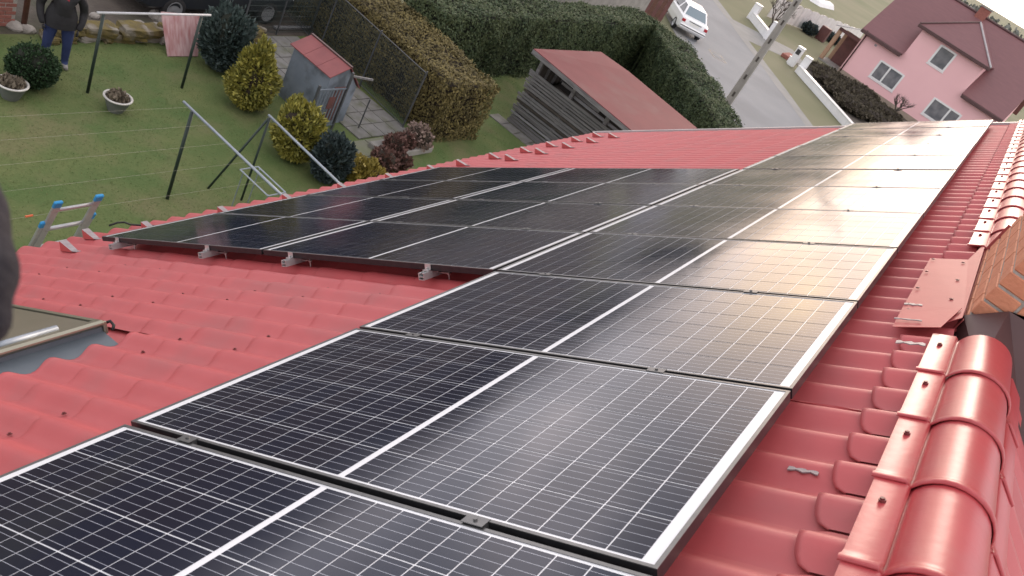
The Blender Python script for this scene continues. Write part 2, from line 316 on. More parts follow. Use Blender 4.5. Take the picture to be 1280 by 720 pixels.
# roof frame: local x = up the slope (v), y = along the ridge (u), z = off the slope (h)
PITCH = R(36); ca, sa = math.cos(PITCH), math.sin(PITCH)
MR = T(0, 0, ZG) @ Matrix.Rotation(-PITCH, 4, 'Y')
def RP(v, u, h): return MR @ Vector((v, u, h))
RIDGE_X, RIDGE_Z = 1.905, ZG + 1.165
mat('bed_shrub', (0.040, 0.034, 0.022), (0.095, 0.078, 0.050), rough=0.85, scale=2, island=True)
mat('ladder_alu', (0.36, 0.37, 0.38), (0.45, 0.46, 0.47), rough=0.4, metallic=0.5, scale=12)
# ------------------------------------------------------------------ ground, roads and other setting
def sheet(name, poly, z, m, sub=None):
    mb = MB(); mb.add([(x, y, z) for x, y in poly], [tuple(range(len(poly)))]); return struct(name, mb, m, fixn=False)
gm = MB(); gm.add([(-2500, -2500, 0), (2500, -2500, 0), (2500, 2500, 0), (-2500, 2500, 0)], [(0, 1, 2, 3)])
struct('ground', gm, 'field', fixn=False)
sheet('lawn', [(-12.45, -12), (-2.0, -12), (-2.0, 22), (-6.2, 27.6), (-10.0, 32.0), (-12.45, 32.0)], 0.004, 'lawn')
sheet('yard', [(-34, -12), (-12.45, -12), (-12.45, 16.6), (-34, 16.6)], 0.004, 'soil')
RD = Vector((-0.613, 0.790, 0)); RNn = Vector((0.79, 0.613, 0)); R0 = Vector((-4.43, 42.09, 0))
def rp(t, s): q = R0 + RD * t + RNn * s; return (q.x, q.y)     # t along the road, s across (0 = right edge)
rmb = MB(); TS = np.linspace(-40, 70, 56)
def strip(name, s0, s1, z, m, t0=-40, t1=70):
    mb = MB(); ts = np.linspace(t0, t1, 40)
    a = [(*rp(t, s0 + 0.05 * math.sin(t * 0.9) + 0.03 * math.sin(t * 2.3)), z) for t in ts]; b = [(*rp(t, s1 + 0.05 * math.sin(t * 1.1 + 1) + 0.03 * math.sin(t * 2.7)), z) for t in ts]
    n = len(ts); mb.add(a + b, [(i, n + i, n + i + 1, i + 1) for i in range(n - 1)]); return struct(name, mb, m, fixn=False)
strip('road', -6.4, 0.0, 0.010, 'asphalt')
strip('road_edge', -6.9, -6.25, 0.014, 'gutter_strip')
strip('road_edge', -0.45, 0.25, 0.014, 'gutter_strip')
sheet('added_dark_ground', [(-15.5, 17.6), (-15.5, 38.0), (-24.0, 51.5), (-48.0, 83.0), (-62.0, 99.0), (-250.0, 300.0), (-420.0, 220.0), (-300.0, 17.6)], 0.006, 'soil')  # mostly unseen dark ground, added to darken what the panels reflect
sheet('driveway', [rp(13.0, 0.1), rp(17.3, 0.1), rp(18.0, 5.5), rp(14.5, 5.5)], 0.008, 'gutter_strip')
sheet('garden_bed', [(-9.6, 55.4), (-3.2, 48.2), (3.5, 42.5), (4.5, 61.8), (-8.4, 62.4)], 0.008, 'soil')

# ------------------------------------------------------------------ own house with the red roof
house = empty('house', (1.9, 5.0, 0), 'house under the red metal tiled roof that carries the solar panels', 'house')
WAVE, STEP = 0.1965, 0.392
V0, U0 = -0.57, 0.0
HV, HC, LIFT = -0.140, -0.102, 0.009
LIFT0 = LIFT
K0, K1 = -10, 6
UMIN, UMAX = -12, 67                        # wave indices
def prof(t): return HV + (HC - HV) * (0.5 - 0.5 * math.cos(2 * math.pi * t)) ** 1.25
def tile_geo(v, u, nx=10, rows=(0.0, 0.05, 0.16, 0.4, 1.0), vmax=9.0):
    V = []; F = []
    n = nx + 1; LIFT = LIFT0 if v < V0 + K1 * STEP - 0.05 else 0.0
    rr = ((None,) if LIFT else ()) + tuple(rows)
    for r, fx in enumerate(rr):
        for i in range(n):
            t = i / nx; s = 0.5 - 0.5 * math.cos(2 * math.pi * t)
            x0 = -0.014 * s
            if not LIFT: x0 = 0.0
            if fx is None: x = x0 - 0.016; z = prof(t) + 0.0005
            else:
                x = x0 + (STEP + 0.006 - x0) * fx; z = prof(t) + LIFT * (1 - fx)
                if fx == 0.0 and LIFT: z -= 0.003
            V.append((min(v + x, vmax), u + t * WAVE, z))
    for r in range(len(rr) - 1):
        for i in range(nx): F.append((r * n + i, (r + 1) * n + i, (r + 1) * n + i + 1, r * n + i + 1))
    return V, F
deck = MB()
DV0, DV1 = V0 + K0 * STEP + 0.03, 2.262
UA, UB = UMIN * WAVE, (UMAX) * WAVE
deck.span((DV0, UA + 0.01, -0.24), (DV1 - 0.06, UB - 0.01, -0.158))
roof = build('roof', deck, 'red_tile', house, MR)
MR2 = T(2 * RIDGE_X, 0, 0) @ Matrix.Scale(-1, 4, Vector((1, 0, 0))) @ MR      # the far slope, mirrored about the ridge
MRB = T(2 * RIDGE_X, 0, ZG) @ Matrix.Rotation(math.pi, 4, 'Z') @ Matrix.Rotation(-PITCH, 4, 'Y')
build('rear_slope', deck, 'red_tile', house, T(0, UA + UB, 0) @ MRB)
def to_px(p):
    d = Vector(p) - CAM; z = d.dot(fwd)
    if z < 0.05: return None
    return 640 + 1023.3 * d.dot(right) / z, 360 + 1023.3 * d.dot(down) / z, z
tv, tf = tile_geo(0, 0); tmb = MB(); tmb.add(tv, tf); tile_me = mesh_of('tile', tmb, 'red_tile', smooth=True, fixn=False)
NPAN, PU, PL, GAP = 12, 1.058, 1.779, 0.02
SKY_U1, SKY_V1, SKY_V0 = 1.81, -1.32, -2.50
def covered(v, u):
    if -0.05 < v and v + STEP < PL + 0.02 and u > -0.2 and u < NPAN * PU: return True
    if v + STEP < 0.1 and v > -2 * PL and 3 * PU + 0.5 < u < 7 * PU - 0.3: return True
    return False
far = MB(); ntile = 0
top6 = MB(); a6, b6 = tile_geo(V0 + K1 * STEP, 0.0, vmax=2.13); top6.add([(x - (V0 + K1 * STEP), y, z) for x, y, z in a6], b6); top6_me = mesh_of('tile', top6, 'red_tile', smooth=True, fixn=False)
for k in range(K0, K1 + 1):
    for j in range(UMIN, UMAX):
        v = V0 + k * STEP; u = U0 + j * WAVE
        if v < SKY_V1 + 0.02 and v + STEP > SKY_V0 and 0.75 < u < SKY_U1 - 0.03:
            if v + STEP > SKY_V1 + 0.1:      # tile cut off along the head of the roof window
                a, b = tile_geo(v, u); q = MB().add([(max(x, SKY_V1 + 0.085 - 0.012 * (0.5 - 0.5 * math.cos(2 * math.pi * (y - u) / WAVE))), y, z + 0.004) for x, y, z in a], b); build('tile', q, 'red_tile', roof, MR, smooth=True, fixn=False)
            continue
        px = to_px(RP(v + STEP / 2, u + WAVE / 2, -0.11))
        near = k < K1 and px and px[2] < 7.2 and -30 < px[0] < 1310 and -30 < px[1] < 750 and not covered(v, u)
        if near and ntile < 300:
            inst('tile', tile_me, roof, MR @ T(v, u, 0)); ntile += 1
        elif k == K1 and 0.5 < u < 8.0: inst('tile', top6_me, roof, MR @ T(v, u, 0))
        else:
            if covered(v, u) and v > 0.4 and v < 1.2: continue
            a, b = tile_geo(v, u, 10 if k == K1 - 1 and u < 8 else 6, (0.0, 0.25, 1.0), vmax=DV1); far.add(a, b)
tag(build('far_tiles', far, 'red_tile', roof, MR, smooth=True, fixn=False), kind='stuff')
rear = MB()
for k in range(K0, K1 + 1):
    for j in range(UMIN, UMAX):
        a, b = tile_geo(V0 + k * STEP, U0 + j * WAVE, 5, (0.0, 1.0), vmax=DV1); rear.add(a, b)
tag(build('rear_tiles', rear, 'red_tile', house, T(0, UA + UB, 0) @ MRB, smooth=True, fixn=False), kind='stuff')
# cut top strip of tiles with rounded tongues just under the ridge
tm = MB(); n = 10
V = []; F = []
for r, fx in enumerate((None, 0.0, 0.12, 1.0)):
    for i in range(n + 1):
        t = 0.03 + 0.94 * i / n; e = abs(2 * i / n - 1)
        xl = 0.045 * e ** 5 + 0.002
        x = xl + 0.002 if fx is None else xl + (0.15 - xl) * fx
        z = prof(t) + 0.017 - (0.006 if fx is None else 0)
        if fx == 0.0: z -= 0.001
        V.append((x, t * WAVE, z))
for r in range(3):
    for i in range(n): F.append((r * (n + 1) + i, (r + 1) * (n + 1) + i, (r + 1) * (n + 1) + i + 1, r * (n + 1) + i + 1))
tm.add(V, F); top_me = mesh_of('top_tile', tm, 'red_tile', smooth=True, fixn=False)
ftop = MB()
for j in range(UMIN, UMAX):
    u = j * WAVE
    if 3.05 < u < 4.45: continue
    if 0.5 < u < 7.5: inst('tile', top_me, roof, MR @ T(1.957, u, 0))
    else: ftop.add([(x + 1.957, y + u, z) for x, y, z in V], F)
tag(build('top_tiles', ftop, 'red_tile', roof, MR, smooth=True, fixn=False), kind='stuff')
# roof screws in the valleys
smb = MB()
for k in range(K0, K1):
    for j in range(0, UMAX):
        if (j * 7 + k * 3) % 5 in (0, 2):
            v = V0 + k * STEP - 0.055; u = j * WAVE
            if covered(v - 0.2, u) or covered(v, u): continue
            smb.lathe([(0.009, 0), (0.009, 0.003), (0.005, 0.003), (0.005, 0.008), (0.0, 0.008)], 6, (v, u, HV + 0.009))
tag(build('screws', smb, 'screw_dark', roof, MR), kind='stuff')
# verge trim along the far gable and the fascia at the eaves
vm = MB(); vm.span((DV0 - 0.03, UB - 0.04, -0.20), (2.2, UB + 0.05, -0.075)); build('verge_trim', vm, 'verge_metal', roof, MR, bevel=0.004)
fm = MB(); fm.span((DV0 - 0.0, UA, -0.30), (DV0 + 0.03, UB, -0.165)); build('fascia', fm, 'red_flash', roof, MR, bevel=0.004)
wm = MB(); wm.span((-3.25, UA + 0.3, 0), (7.05, UB - 0.3, 3.3)); build('wall', wm, 'house_wall', house)
gw = MB(); gw.add([(-3.1, UB - 0.31, 3.3), (6.9, UB - 0.31, 3.3), (1.905, UB - 0.31, 6.9), (-3.1, UA + 0.31, 3.3), (6.9, UA + 0.31, 3.3), (1.905, UA + 0.31, 6.9)], [(0, 1, 2), (3, 5, 4), (0, 3, 4, 1), (0, 2, 5, 3), (1, 4, 5, 2)])
build('gable', gw, 'house_wall', house)

# ridge caps
def ridge_profile(r):
    pts = [(-0.190, -0.010), (-0.124, 0.034), (-0.112, 0.030)]
    for i in range(15):
        a = math.pi - i * math.pi / 14
        pts.append((r * math.cos(a), 0.012 + r * math.sin(a)))
    pts += [(0.112, 0.030), (0.124, 0.034), (0.190, -0.010)]
    return pts
def cap_mesh(Lc):
    mb = MB(); pr = ridge_profile(0.107)
    st = [(0.0, 0.004), (0.008, 0.007), (0.020, 0.007), (0.030, 0.002), (0.05, 0.0), (Lc + 0.02, -0.004)]
    n = len(pr); V = []; F = []
    for (y, o) in st:
        for i, (x, z) in enumerate(pr):
            d = Vector((x, max(z, 0.0) + 0.02)).normalized(); V.append((x + d[0] * o, y, z + d[1] * o))
    for r in range(len(st) - 1):
        for i in range(n - 1): F.append((r * n + i, r * n + i + 1, (r + 1) * n + i + 1, (r + 1) * n + i))
    # front rim thickness
    o = len(V)
    for i in range(n): V.append((V[i][0], 0.001, V[i][2] - 0.006))
    for i in range(n - 1): F.append((i, o + i, o + i + 1, i + 1))
    mb.add(V, F); return mesh_of('ridge_cap', mb, 'red_cap', smooth=True)
CAPL = 0.42
cap_me = cap_mesh(CAPL)
sc_me = mesh_of('cap_screw', MB().lathe([(0.009, -0.003), (0.009, 0.003), (0.006, 0.003), (0.006, 0.008), (0, 0.008)], 8), 'screw_dark')
u = 3.06 - CAPL * 8
while u < UB:
    if not (2.7 < u < 4.72):
        if u + CAPL > 0.0:
            c = inst('ridge_cap', cap_me, house, T(RIDGE_X, u, RIDGE_Z))
            inst('screw', sc_me, c, T(RIDGE_X, u, RIDGE_Z) @ T(-0.158, 0.3, 0.013) @ Matrix.Rotation(-PITCH, 4, 'Y'))
    u += CAPL
# chimney on the ridge
CX0, CX1, CY0, CY1, CZ0, CZ1 = 1.80, 2.42, 3.42, 4.72, ZG + 0.62, ZG + 2.05
cm = MB(); cm.span((CX0 + 0.007, CY0 + 0.007, CZ0), (CX1 - 0.007, CY1 - 0.007, CZ1 - 0.005)); chim = build('chimney', cm, 'mortar', house)
def brick_me(L, W): return mesh_of('brick', MB().box((0, 0, 0), (L, W, 0.066)), 'brick', bevel=0.004)
bl = {}
def brk(L, W, c):
    key = (round(L, 3), round(W, 3))
    if key not in bl: bl[key] = brick_me(L, W)
    inst('brick', bl[key], chim, T(c[0] + random.uniform(-.0015, .0015), c[1] + random.uniform(-.002, .002), c[2]) @ Matrix.Rotation(random.uniform(-.004, .004), 4, 'Z'))
z = CZ0 + 0.36; r = 0; J = 0.011
while z < CZ1 - 0.03:
    for x, W in ((CX0 + 0.0575, 0.115), (CX1 - 0.0575, 0.115)):
        y = CY0; lens = [0.25] * 5 if r % 2 == 0 else [0.1195] + [0.25] * 4 + [0.1195]
        sc_ = (CY1 - CY0 - J * (len(lens) - 1)) / sum(lens)
        for q in lens:
            q *= sc_; brk(W, q, (x, y + q / 2, z + 0.033)); y += q + J
    for yy in (CY0 + 0.0575, CY1 - 0.0575):
        x0, x1 = CX0 + 0.115 + J, CX1 - 0.115 - J
        lens = [1, 1] if r % 2 else [0.5, 1, 0.5]; s_ = (x1 - x0 - J * (len(lens) - 1)) / sum(lens); x = x0
        for q in lens:
            q *= s_; brk(q, 0.115, (x + q / 2, yy, z + 0.033)); x += q + J
    z += 0.078; r += 1
cap = MB(); cap.span((CX0 - 0.06, CY0 - 0.06, CZ1), (CX1 + 0.06, CY1 + 0.06, CZ1 + 0.08)); build('coping', cap, 'concrete', chim, bevel=0.01)
# flashing around the chimney: side skirts on the slope, upstands and the front apron
def roofpoly(mb, pts, th=0.003):   # pts in (v,u,h)
    P = [RP(*p) for p in pts]; n_ = (RP(0, 0, 1) - RP(0, 0, 0)) * th; k = len(P)
    mb.add([p for p in P] + [p - n_ for p in P], [tuple(range(k)), tuple(range(k, 2 * k))[::-1]] + [(i, k + i, k + (i + 1) % k, (i + 1) % k) for i in range(k)])
fl = MB(); roofpoly(fl, [(1.915, 3.36, -0.086), (1.915, 4.42, -0.086), (2.09, 4.42, -0.083), (2.145, 4.86, -0.078), (2.15, 3.36, -0.078)])
build('flashing', fl, 'red_flash', chim)
fl = MB(); roofpoly(fl, [(1.92, 3.20, -0.076), (1.92, 3.43, -0.074), (2.15, 3.43, -0.066), (2.15, 3.30, -0.068), (2.08, 3.20, -0.072)])
build('flashing', fl, 'red_flash', chim)
fl = MB(); roofpoly(fl, [(1.925, 3.08, -0.066), (1.925, 3.27, -0.066), (2.14, 3.40, -0.056), (2.09, 3.12, -0.062)])
build('flashing', fl, 'red_flash', chim)
up = MB(); up.add([(1.790, 3.36, ZG + 1.08), (1.790, 4.80, ZG + 1.08), (1.795, 4.80, ZG + 1.185), (1.795, 3.36, ZG + 1.185), (1.798, 3.36, ZG + 1.08), (1.798, 4.80, ZG + 1.08), (1.7985, 4.80, ZG + 1.185), (1.7985, 3.36, ZG + 1.185)], [(0, 1, 2, 3), (4, 7, 6, 5), (3, 2, 6, 7), (0, 3, 7, 4)])
build('flashing', up, 'red_flash', chim)
ap = MB(); ap.add([(1.79, 3.409, ZG + 1.10), (1.79, 3.409, ZG + 1.19), (1.90, 3.409, ZG + 1.31), (2.05, 3.409, ZG + 1.36), (2.43, 3.409, ZG + 1.36), (2.43, 3.409, ZG + 0.8), (1.79, 3.0, ZG + 1.085), (1.905, 3.0, ZG + 1.17), (2.5, 3.0, ZG + 0.74)],
                  [(0, 1, 2, 3, 4, 5), (6, 7, 2, 1, 0), (7, 8, 5, 4, 3, 2)])
build('front_apron', ap, 'maroon_trim', chim)
bk = MB(); bk.span((1.79, 4.735, ZG + 0.7), (2.43, 4.742, ZG + 1.36)); build('back_apron', bk, 'red_flash', chim)
fs = MB()
for (v, u_) in ((1.935, 3.47), (1.935, 3.75), (1.935, 4.08), (1.935, 4.36), (2.075, 4.32), (2.08, 3.95), (2.085, 3.6), (1.945, 3.25), (1.945, 3.38), (1.945, 3.12), (2.1, 3.34)):
    fs.lathe([(0.008, 0), (0.008, 0.004), (0, 0.006)], 6, (v, u_, -0.078))
tag(build('flashing_screws', fs, 'screw_dark', chim, MR), kind='stuff')
for (v, u_, dv, du, hh) in ((1.955, 3.44, 0.07, 0.022, -0.0705), (1.97, 3.16, 0.10, 0.010, -0.055), (1.885, 1.83, 0.08, 0.020, -0.113), (2.01, 2.93, 0.10, 0.03, -0.077)):
    sb_ = MB(); pts = []
    k = 9
    for i in range(k): pts.append((v + dv * (i / (k - 1) - .5), u_ + du * (.4 + .25 * math.sin(i * 2.1)), hh + 0.002))
    for i in range(k)[::-1]: pts.append((v + dv * (i / (k - 1) - .5), u_ - du * (.4 + .25 * math.sin(i * 1.7 + 1)), hh + 0.002))
    roofpoly(sb_, pts, 0.004); build('sealant_smear', sb_, 'grey_scuff', roof)

# roof window (metal cover, lead-grey collar)
rwin = MB(); rwin.span((SKY_V0, 0.98, -0.15), (SKY_V1 - 0.06, SKY_U1, -0.058)); win = build('roof_window', rwin, 'lead_flash', house, MR, bevel=0.004)
w = MB(); w.span((SKY_V0 + 0.02, 1.0, -0.056), (SKY_V1 - 0.10, SKY_U1 - 0.015, -0.040)); build('cover', w, 'olive_metal', win, MR, bevel=0.006)
w = MB(); w.span((SKY_V1 - 0.105, 0.97, -0.060), (SKY_V1 - 0.045, SKY_U1 + 0.012, -0.028)); build('top_hood', w, 'olive_metal', win, MR, bevel=0.012)
w = MB(); w.tube([(SKY_V1 - 0.165, 1.0, -0.038), (SKY_V1 - 0.165, SKY_U1 - 0.16, -0.038)], 0.020, 10); build('hood_rib', w, 'galv', win, MR, smooth=True)
w = MB(); w.span((SKY_V0, SKY_U1 + 0.001, -0.10), (SKY_V1 - 0.05, SKY_U1 + 0.02, -0.036)); build('side_cover', w, 'olive_metal', win, MR, bevel=0.004)
w = MB(); w.tube([(SKY_V1 - 0.07, SKY_U1 + 0.015, -0.05), (SKY_V1 - 0.055, SKY_U1 + 0.04, -0.045), (SKY_V1 - 0.04, SKY_U1 + 0.045, -0.065), (SKY_V1 - 0.03, SKY_U1 + 0.03, -0.085)], 0.008, 8); build('hinge', w, 'rubber', win, MR, smooth=True)
w = MB(); w.add([(SKY_V1 - 0.06, 0.75, -0.085), (SKY_V1 + 0.16, 0.75, -0.150), (SKY_V1 + 0.16, SKY_U1 - 0.03, -0.150), (SKY_V1 - 0.06, SKY_U1 - 0.0, -0.085)], [(0, 1, 2, 3)]); build('collar', w, 'lead_flash', win, MR)

# snow guards: bent metal brackets screwed on the tiles near the eaves
def guard_mesh():
    mb = MB()
    a = [(-0.01, -0.035, 0.0), (-0.01, 0.035, 0.0), (-0.004, 0.035, 0.10), (-0.004, -0.035, 0.10), (0.16, -0.028, 0.0), (0.16, 0.028, 0.0), (0.16, 0.028, 0.008), (0.16, -0.028, 0.008)]
    mb.add(a, [(3, 2, 6, 7)], 0); mb.add(a, [(0, 3, 7, 4), (1, 5, 6, 2), (0, 1, 2, 3)], 1)
    mb.box((0.19, 0, 0.005), (0.07, 0.045, 0.004), None, 0); mb.v = [(x * 0.85, y * 0.85, z * 0.8) for x, y, z in mb.v]
    return mesh_of('snow_guard', mb, ['grey_scuff', 'red_flash'], fixn=False)
gme = guard_mesh()
sg = [(3.04, -3.88), (3.43, -4.24)] + [(8.36 + 0.786 * i, -4.0 - 0.02 * (i % 2)) for i in range(6)] + [(8.95 + 0.786 * i, -3.63) for i in range(5)] + [(3.83 + 0.786 * i, -4.02) for i in range(6)]
for (u_, v_) in sg: inst('snow_guard', gme, roof, MR @ T(v_ - 0.02, (round(u_ / WAVE - 0.5) + 0.5) * WAVE, HC + 0.004))

# edge of the overlapping tile sheet beside the ridge
lp = MB(); V = []; F = []
for i in range(16):
    v = 1.60 + 0.5 * i / 15; V += [(v, 2.285 + 0.004 * math.sin(i), prof((2.285 / WAVE) % 1) + 0.007), (v, 2.30, prof((2.30 / WAVE) % 1) + 0.010), (v, 2.285, prof((2.285 / WAVE) % 1) - 0.002)]
for i in range(15): o = 3 * i; F += [(o, o + 3, o + 4, o + 1), (o, o + 2, o + 5, o + 3)]
lp.add(V, F); build('sheet_lap', lp, 'red_tile', roof, MR)

# ------------------------------------------------------------------ solar panels
PW = 1.038; FD = 0.035; LIP = 0.011
def uvmap(me, per_face):
    l = me.uv_layers.new(name='cell'); l.data.foreach_set('uv', np.array(per_face, dtype=np.float32).ravel())
MV, MU = 0.030, 0.0085                     # white margins inside the frame
CV = (PL - 2 * LIP - 2 * MV - 0.020) / 20; CU = (PW - 2 * LIP - 2 * MU) / 6
GV, GU = 0.0040, 0.0046
def cell_at(i, j):                         # i along the slope 0..19, j along the ridge 0..5
    x = LIP + MV + CV * i + (0.020 if i >= 10 else 0); y = LIP + MU + CU * j
    return x + GV / 2, y + GU / 2, CV - GV, CU - GU
def cell_mesh():
    dx, dy = CV - GV, CU - GU; c = 0.0016
    me = bpy.data.meshes.new('cell'); top = [(0, 0, 0), (dx, 0, 0), (dx, dy, 0), (0, dy, 0)]
    V = top + [(x, y, -0.0006) for x, y, z in top]
    me.from_pydata(V, [], [(0, 1, 2, 3), (0, 4, 5, 1), (1, 5, 6, 2), (2, 6, 7, 3), (3, 7, 4, 0)])
    me.materials.append(MATS['cell']); uvs = []
    for p in me.polygons:
        for vi in p.vertices: uvs.append((V[vi][0] / dx, V[vi][1] / dy))
    uvmap(me, uvs); return me
cell_me = cell_mesh()
def cells_joined():
    V = []; F = []; uvs = []
    for i in range(20):
        for j in range(6):
            x, y, dx, dy = cell_at(i, j); o = len(V); V += [(x, y, -0.0014), (x + dx, y, -0.0014), (x + dx, y + dy, -0.0014), (x, y + dy, -0.0014)]; F.append((o, o + 1, o + 2, o + 3)); uvs += [(0, 0), (1, 0), (1, 1), (0, 1)]
    me = bpy.data.meshes.new('cells'); me.from_pydata(V, [], F); me.materials.append(MATS['cell']); uvmap(me, uvs); return me
cells_me = cells_joined()
fb = MB()
for a, b in (((0, 0), (PL, LIP)), ((0, PW - LIP), (PL, PW)), ((0, LIP), (LIP, PW - LIP)), ((PL - LIP, LIP), (PL, PW - LIP))):
    fb.span((a[0], a[1], -0.0024), (b[0], b[1], 0.0), 1)
for a, b in (((0, 0), (PL, 0.003)), ((0, PW - 0.003), (PL, PW)), ((0, 0.003), (0.003, PW - 0.003)), ((PL - 0.003, 0.003), (PL, PW - 0.003))):
    fb.span((a[0], a[1], -FD), (b[0], b[1], -0.0025), 0)
frame_me = mesh_of('frame', fb, ['black_frame', 'frame_lip'])
bk_ = MB(); bk_.span((0.004, 0.004, -0.006), (PL - 0.004, PW - 0.004, -0.0026)); back_me = mesh_of('backsheet', bk_, 'backsheet')
ORD = ['first', 'second', 'third', 'fourth', 'fifth', 'sixth', 'seventh', 'eighth', 'ninth', 'tenth', 'eleventh', 'twelfth']
GRP = 'solar panels on the red roof'
def panel(v, u, label, single):
    M = MR @ T(v, u, random.uniform(-0.0012, 0.0012)) @ Matrix.Rotation(random.uniform(-0.0022, 0.0022), 4, 'X') @ Matrix.Rotation(random.uniform(-0.0016, 0.0016), 4, 'Y')
    p = empty('solar_panel', None, label, 'solar panel', GRP, M=M)
    inst('frame', frame_me, p, M); inst('backsheet', back_me, p, M)
    if single:
        for i in range(20):
            for j in range(6):
                x, y, _, _ = cell_at(i, j); inst('cell', cell_me, p, M @ T(x, y, -0.0014))
    else: tag(inst('cells', cells_me, p, M), kind='stuff')
for i in range(NPAN):
    lab = {0: 'nearest solar panel of the long row, cut off at the bottom', 11: 'farthest solar panel of the long row along the ridge, in front of the pink house'}.get(i, f'{ORD[i]} solar panel from the camera in the long row along the ridge')
    panel(0.0, i * PU + 0.01, lab, i < 5)
for c in range(2):
    for i in range(4):
        nm = ['nearest', 'second nearest', 'third nearest', 'farthest'][i]; cn = ['the short row beside the long row', 'the short row along the eaves'][c]
        panel(-(PL + GAP) * (c + 1) - 0.006, (3 + i) * PU + 0.01, f'{nm} solar panel in {cn}', i == 0)
# mounting rails with hanger bolts and clamps
RAIL_H = -FD - 0.002
def rail_mesh(L):
    mb = MB(); w, h, t = 0.04, 0.04, 0.004
    mb.span((-w / 2, 0, -h), (-w / 2 + t, L, 0)); mb.span((w / 2 - t, 0, -h), (w / 2, L, 0)); mb.span((-w / 2 + t, 0, -h), (w / 2 - t, L, -h + t))
    mb.span((-w / 2 + t, 0, -t), (-0.006, L, 0)); mb.span((0.006, 0, -t), (w / 2 - t, L, 0)); mb.span((-w / 2 + t, 0, -h / 2 - t), (w / 2 - t, L, -h / 2))
    return mesh_of('rail', mb, 'aluminium')
bm_ = MB(); bm_.tube([(0, 0, -0.09), (0, 0, 0.03)], 0.005, 8); bm_.lathe([(0.010, -0.012), (0.010, -0.004), (0, -0.004)], 6); bm_.lathe([(0.010, 0.008), (0.010, 0.016), (0, 0.016)], 6)
bm_.span((-0.065, -0.016, -0.003), (0.012, 0.016, 0.002)); bm_.span((-0.065, -0.016, -0.003), (-0.060, 0.016, 0.03)); bolt_me = mesh_of('hanger_bolt', bm_, 'steel')
sm_ = MB().lathe([(0.0, -0.085), (0.019, -0.087), (0.019, -0.079), (0.008, -0.074)], 10); seal_me = mesh_of('seal', sm_, 'rubber')
cl_ = MB(); cl_.span((-0.03, -0.0085, -0.036), (0.03, 0.0085, 0.0015)); cl_.span((-0.03, -0.018, 0.0012), (0.03, 0.018, 0.0032)); cl_.lathe([(0.006, 0.003), (0.006, 0.008), (0, 0.008)], 6); clamp_me = mesh_of('clamp', cl_, 'frame_lip')
ec_ = MB(); ec_.span((-0.02, -0.026, -0.036), (0.02, -0.002, -0.028)); ec_.span((-0.02, -0.006, -0.036), (0.02, -0.002, 0.0015)); ec_.lathe([(0.007, -0.028), (0.007, -0.018), (0, -0.016)], 6, (0, -0.016, 0)); end_me = mesh_of('end_clamp', ec_, 'aluminium')
def rail(v, u0, u1, ks, label):
    M = MR @ T(v, u0, RAIL_H); r = empty('mounting_rail', None, label, 'mounting rail', 'aluminium rails under the solar panels', M=M)
    inst('rail', rail_mesh(u1 - u0), r, M)
    u = u0 + 0.14
    while u < u1:
        b = inst('hanger_bolt', bolt_me, r, MR @ T(v + 0.085, u, RAIL_H - 0.022)); inst('seal', seal_me, b, MR @ T(v + 0.085, u, RAIL_H - 0.022)); u += 0.786
    for k in ks: inst('clamp', clamp_me, r, MR @ T(v, k * PU, 0))
    inst('end_clamp', end_me, r, MR @ T(v, 3 * PU + 0.008, 0) if u0 > 1 else MR @ T(v, 0.008, 0))
rail(0.30, -0.3, NPAN * PU + 0.05, range(1, NPAN), 'lower aluminium rail under the long row of panels')
rail(1.34, -0.3, NPAN * PU + 0.05, range(1, NPAN), 'upper aluminium rail under the long row of panels')
LB = ['leftmost aluminium rail end under the front edge of the short rows', 'second rail end from the left under the front edge of the short rows', 'third rail end from the left under the front edge of the short rows', 'rail end nearest the long row under the front edge of the short rows']
for v, lb in zip((-3.40, -2.36, -1.55, -0.46), LB): rail(v, 3 * PU - 0.06, 7 * PU + 0.05, (4, 5, 6), lb)
# black cable lying on the tiles by the eaves
cb = MB(); cb.tube([RP(-4.62, 3.86, -0.085), RP(-4.60, 3.93, -0.07), RP(-4.55, 3.97, -0.072), RP(-4.40, 3.93, -0.08), RP(-4.1, 3.98, -0.09), RP(-3.7, 4.1, -0.08)], 0.009, 8)
tag(build('cable', cb, 'cable_black', smooth=True), 'short black cable looped over the tiles beside the outer corner panel', 'cable')

# ladder standing against the eaves
def ladder():
    L = empty('ladder', (-5.0, 3.5, 0), 'aluminium extension ladder with blue end caps poking up over the eaves', 'ladder')
    def sec(top, base, w, lab):
        d = (Vector(top) - Vector(base)); n_ = int(d.length / 0.28); dn = d.normalized()
        for s in (0, 1):
            o = Vector((0, s * w, 0)); mb = MB(); mb.bar(Vector(base) + o, Vector(top) + o, 0.024, 0.066, up=(0, 1, 0)); rl = build('side_rail', mb, 'ladder_alu', L, bevel=0.003)
            c = MB(); c.bar(Vector(top) + o - dn * 0.045, Vector(top) + o + dn * 0.03, 0.032, 0.074, up=(0, 1, 0)); build('end_cap', c, 'blue_cap', rl, bevel=0.008)
        for i in range(n_):
            p = Vector(top) - dn * (0.09 + i * 0.28)
            mb = MB(); mb.tube([p, p + Vector((0, w, 0))], 0.016, 8); build('rung', mb, 'ladder_alu', L, smooth=True)
    sec((-3.72, 3.36, 3.74), (-4.75, 3.36, 0.05), 0.36, 'a')
    sec((-3.80, 3.33, 3.47), (-4.83, 3.33, 0.03), 0.42, 'b')
    mb = MB(); mb.tube([(-3.83, 3.18, 3.56), (-3.83, 3.24, 3.56)], 0.009, 8); build('stopper', mb, 'orange_cap', L)
ladder()

